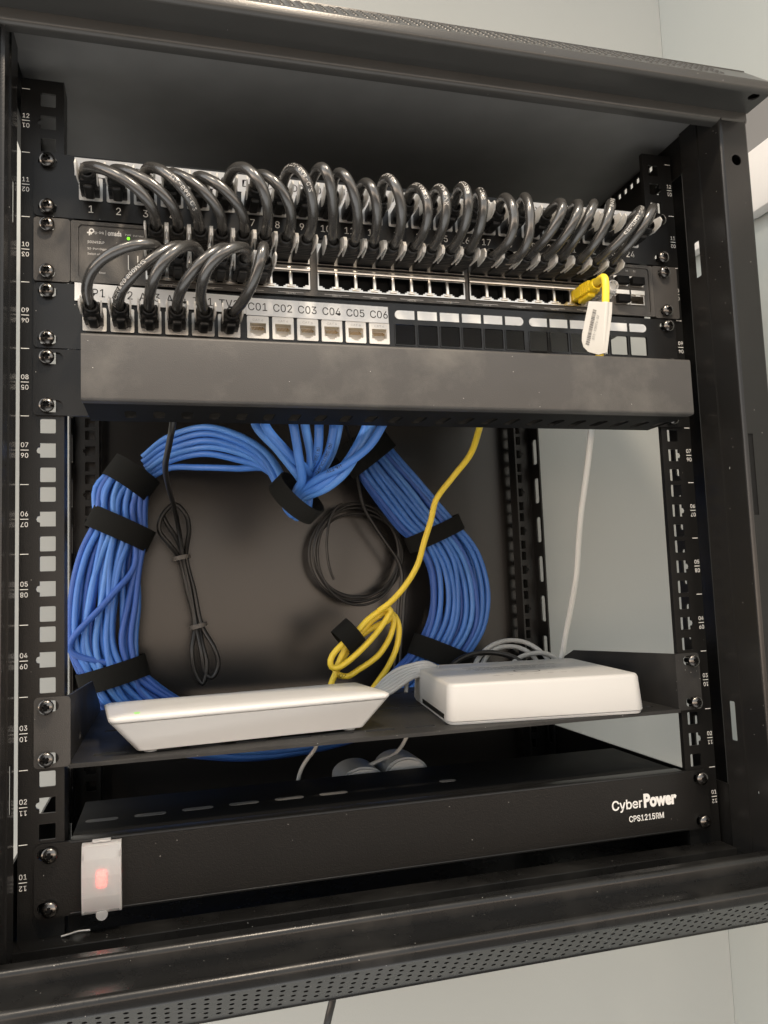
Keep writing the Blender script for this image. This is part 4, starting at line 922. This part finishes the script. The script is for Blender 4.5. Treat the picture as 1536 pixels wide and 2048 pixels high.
tube(b, [Vector((149.4, -48.6, 391.5)), Vector((147.3, -48.6, 377)), Vector((143.6, -48.2, 353.4))], 3.15, 14)
tg = obj('tag', b, M['tag'], yl, smooth=50)
b = B(); e1 = Vector((.28, .96)); e2 = Vector((.96, -.28)); o_ = Vector((129.6, 359.5))
TM = lambda u, v: ((o_ + e1 * u + e2 * v).x, -51.55 + .0016 * ((o_ + e1 * u + e2 * v).x - 146) ** 2 - .05, (o_ + e1 * u + e2 * v).y)
u = 0
while u < 27:
    l = random.choice((.3, .3, .5, .8)); b.faces.new([b.verts.new(TM(*p)) for p in ((u, .2), (u + l, .2), (u + l, 3.0), (u, 3.0))]); u += l + random.choice((.3, .4, .6))
obj('barcode', b, M['grey_ink'], tg, smooth=0, recalc=False); b = B()
text(b, '312-10019-01', 1.7, TM, 14.5, 5.0, width=19)
obj('lettering', b, M['grey_ink'], tg, smooth=0, recalc=False)

wc = thing('network_cable', 'white cable hanging beside the tagged yellow one, down to the shelf', 'cable', (168, -3, 413))
b = B()
tube(b, smooth([(168.4, -16, 412.6), (165.5, -25, 410.5), (159.5, -33, 404), (155.5, -39, 396)] + [tuple(p) for p in PT['white_down'][0:]]), 2.7, 12)
obj('jacket', b, M['wcable'], wc, smooth=60)
WPLUG, _ = plug_mesh(M['clear'], False)
add_plug(wc, (168.4, -3.6, 413.0), False, WPLUG, False)

# ------------------------------------------------------------------ blue cable bundles
def strands(parent, stations, layers, r, depth, jitter, cross=None):
    n = len(stations)
    for ly, cnt in enumerate(layers):
        for k in range(cnt):
            a0 = -1 + 2 * (k + .5) / cnt if cnt > 1 else 0
            ph = random.uniform(0, 6.28); am = random.uniform(.3, 1) * jitter
            pts = []
            for i, (c, h) in enumerate(stations):
                h = Vector(h); c = Vector(c); hl = h.length
                a = a0 + am * math.sin(ph + i * 1.1)
                cr = cross and ly == 0 and k == cross[0] and 2 <= i <= 5
                if cr: a = cross[1][i]
                d = (ly * depth) * max(1.0, 26 / max(hl, 12)) - (1.2 * depth if cr and i > 3 else 0)
                pts.append(c + h * a + Vector((0, d + random.uniform(-1, 1), 0)) - Vector((0, (1 - a * a) * 5, 0)))
            b = B(); tube(b, smooth(pts, 6), r, 10)
            obj('cable', b, random.choice((M['blue'], M['blue'], M['blue_l'], M['blue_d'])) if ly == 0 else random.choice((M['blue_d'], M['blue'])), parent, smooth=60)
def strap(parent, stn, i, width, depth, grow=1.12):
    c, h = stn[i]; c0 = Vector(stn[max(0, i - 1)][0]); c1 = Vector(stn[min(len(stn) - 1, i + 1)][0])
    al = (c1 - c0); al.y = 0; h = Vector(h); al = (al - h * (al.dot(h) / h.length_squared))
    b = B(); band(b, Vector(c) + Vector((0, 5, 0)), h * grow, depth, al, width); obj('velcro_strap', b, M['velcro'], parent)
bl = thing('cable_bundle', 'blue network cable bundle arching down the left, tied with three black straps', 'cable bundle', tuple(LEFT[6][0]), 'blue cable bundles')
strands(bl, LEFT[1:], (11, 10, 8), 2.95, 5.3, .16, (8, [.4, .4, .6, .8, .1, -.95, -.6, 0, 0, 0, 0]))
strap(bl, LEFT, 1, 23, 22, 1.15); strap(bl, LEFT, 3, 21, 19, 1.2); strap(bl, LEFT, 7, 20, 19, 1.2)
br = thing('cable_bundle', 'blue network cable bundle curving down the right, behind the yellow cable', 'cable bundle', tuple(RIGHT[6][0]), 'blue cable bundles')
strands(br, RIGHT, (10, 9, 8), 2.9, 5.5, .10)
strap(br, RIGHT, 0, 34, 22, 1.25); strap(br, RIGHT, 4, 17, 19, 1.22); strap(br, RIGHT, 8, 22, 20, 1.25)
bf = thing('cable_bundle', 'blue cables fanning down from the manager into a black tied loop, centre', 'cable bundle', tuple(PT['tie_c']), 'blue cable bundles')
for i, f in enumerate(FAN):
    pts = list(f) + (TAIL[i] if i < 6 else [[f[-1][0] - 5, f[-1][1] + 8, f[-1][2] - 6], [f[-1][0] - 8, f[-1][1] + 18, f[-1][2] - 5]])
    b = B(); pp_ = smooth(pts, 4); tube(b, pp_, 3.35, 12, rfun=(lambda s: 1.0 - .12 * s))
    cb = obj('cable', b, M['blue'] if i % 3 else M['blue_l'], bf, smooth=60)
    if i in (4, 5, 8):
        b = B(); tube_text(b, {4: 'STRUCTURE (R)', 5: 'STRUCTURE (R)', 8: 'HP 12A'}[i], 2.5, pp_, 3.35, {4: 60, 5: 58, 8: 64}[i], (-.1, -.9, .25), flip=(i != 8)); obj('lettering', b, M['ink'], cb, smooth=0, recalc=False)
b = B(); band(b, Vector(PT['tie_c']) + Vector((-3, 2, -4)), Vector((-12.5, 0, 11.5)) * -1.2, 17, Vector((.62, -.5, .62)), 14); obj('velcro_strap', b, M['velcro'], bf)

# ------------------------------------------------------------------ cords
def cord(name, label, cat, runs, r, m, ties=(), group=None):
    t = thing(name, label, cat, tuple(runs[0][0]), group)
    b = B()
    for k, p in enumerate(runs): tube(b, smooth(p, 4), r, 10)
    obj('jacket', b, m, t, smooth=60)
    for a, c in ties:
        a, c = Vector(a), Vector(c); b = B(); mid = (a + c) / 2
        band(b, mid + Vector((0, 3, 0)), (c - a) * .62, 7, Vector((-(c - a).z, 0, (c - a).x)), 4.2, 1.0, 20); obj('twist_tie', b, M['tie'], t)
    return t
cord('black_cord', 'black cord looped into a long hank with two twist ties, left of centre', 'cord', [PT['cord_black']], 2.3, M['thin'], (PT['tie1'], PT['tie2']))
cx, cy, cz = PT['ring_c']; runs = []
for k in range(6):
    a0 = random.uniform(0, 6); rx, rz = 50 + random.uniform(-7, 3), 52 + random.uniform(-8, 2); ox, oz = random.uniform(-2, 2), random.uniform(-3, 3)
    runs.append([(cx + ox + rx * math.cos(a0 + math.radians(a)), cy - 4 * (k % 3), cz + oz + rz * math.sin(a0 + math.radians(a))) for a in range(0, 366, 15)])
runs.append([(cx - 14 + 20 * math.cos(math.radians(a)), cy - 12, cz + 6 + 46 * math.sin(math.radians(a))) for a in range(95, 235, 12)])
cord('coiled_cord', 'thin black cord coiled in a ring against the dark back panel', 'cord', runs, 1.3, M['thin'])
cord('black_cord', 'thin black cord slanting down through the coiled ring behind the yellow cable', 'cord', [PT['thin_cord'], PT['thin_cord2']], 1.9, M['thin'])
cord('white_cord', 'pale cord arching up behind the modem in two loops', 'cord', [PT['loop1'], PT['loop2'], PT['loop3']], 2.4, M['gcable'])
cord('black_cord', 'short black cord curving over the back of the modem', 'cord', [PT['blackloop']], 2.6, M['thin'])
cord('white_cord', 'bunch of grey-white cords gathered between the router and the modem', 'cord', PT['bundle_white'] + [PT['whitearc']], 1.9, M['gcable'])
cord('grey_cord', 'thin grey cord dropping below the shelf, left of the adapters', 'cord', [PT['grey1']], 1.6, M['gcable'])
cord('grey_cord', 'thin grey cord curving from the shelf to the adapters', 'cord', [PT['grey2']], 1.6, M['gcable'])
cord('mains_cord', 'black mains cord hanging out below the cabinet against the wall', 'cord', [PT['power_cord']], 3.4, M['thin'])
cord('wire_end', 'short thin grey-green wire end lying on the bottom ledge, lower left', 'wire', [[(-224, -4, -10.6), (-219, -5, -9.5), (-214, -8, -7.5), (-207, -11.5, -6.4)]], 0.5, M['gcable'])
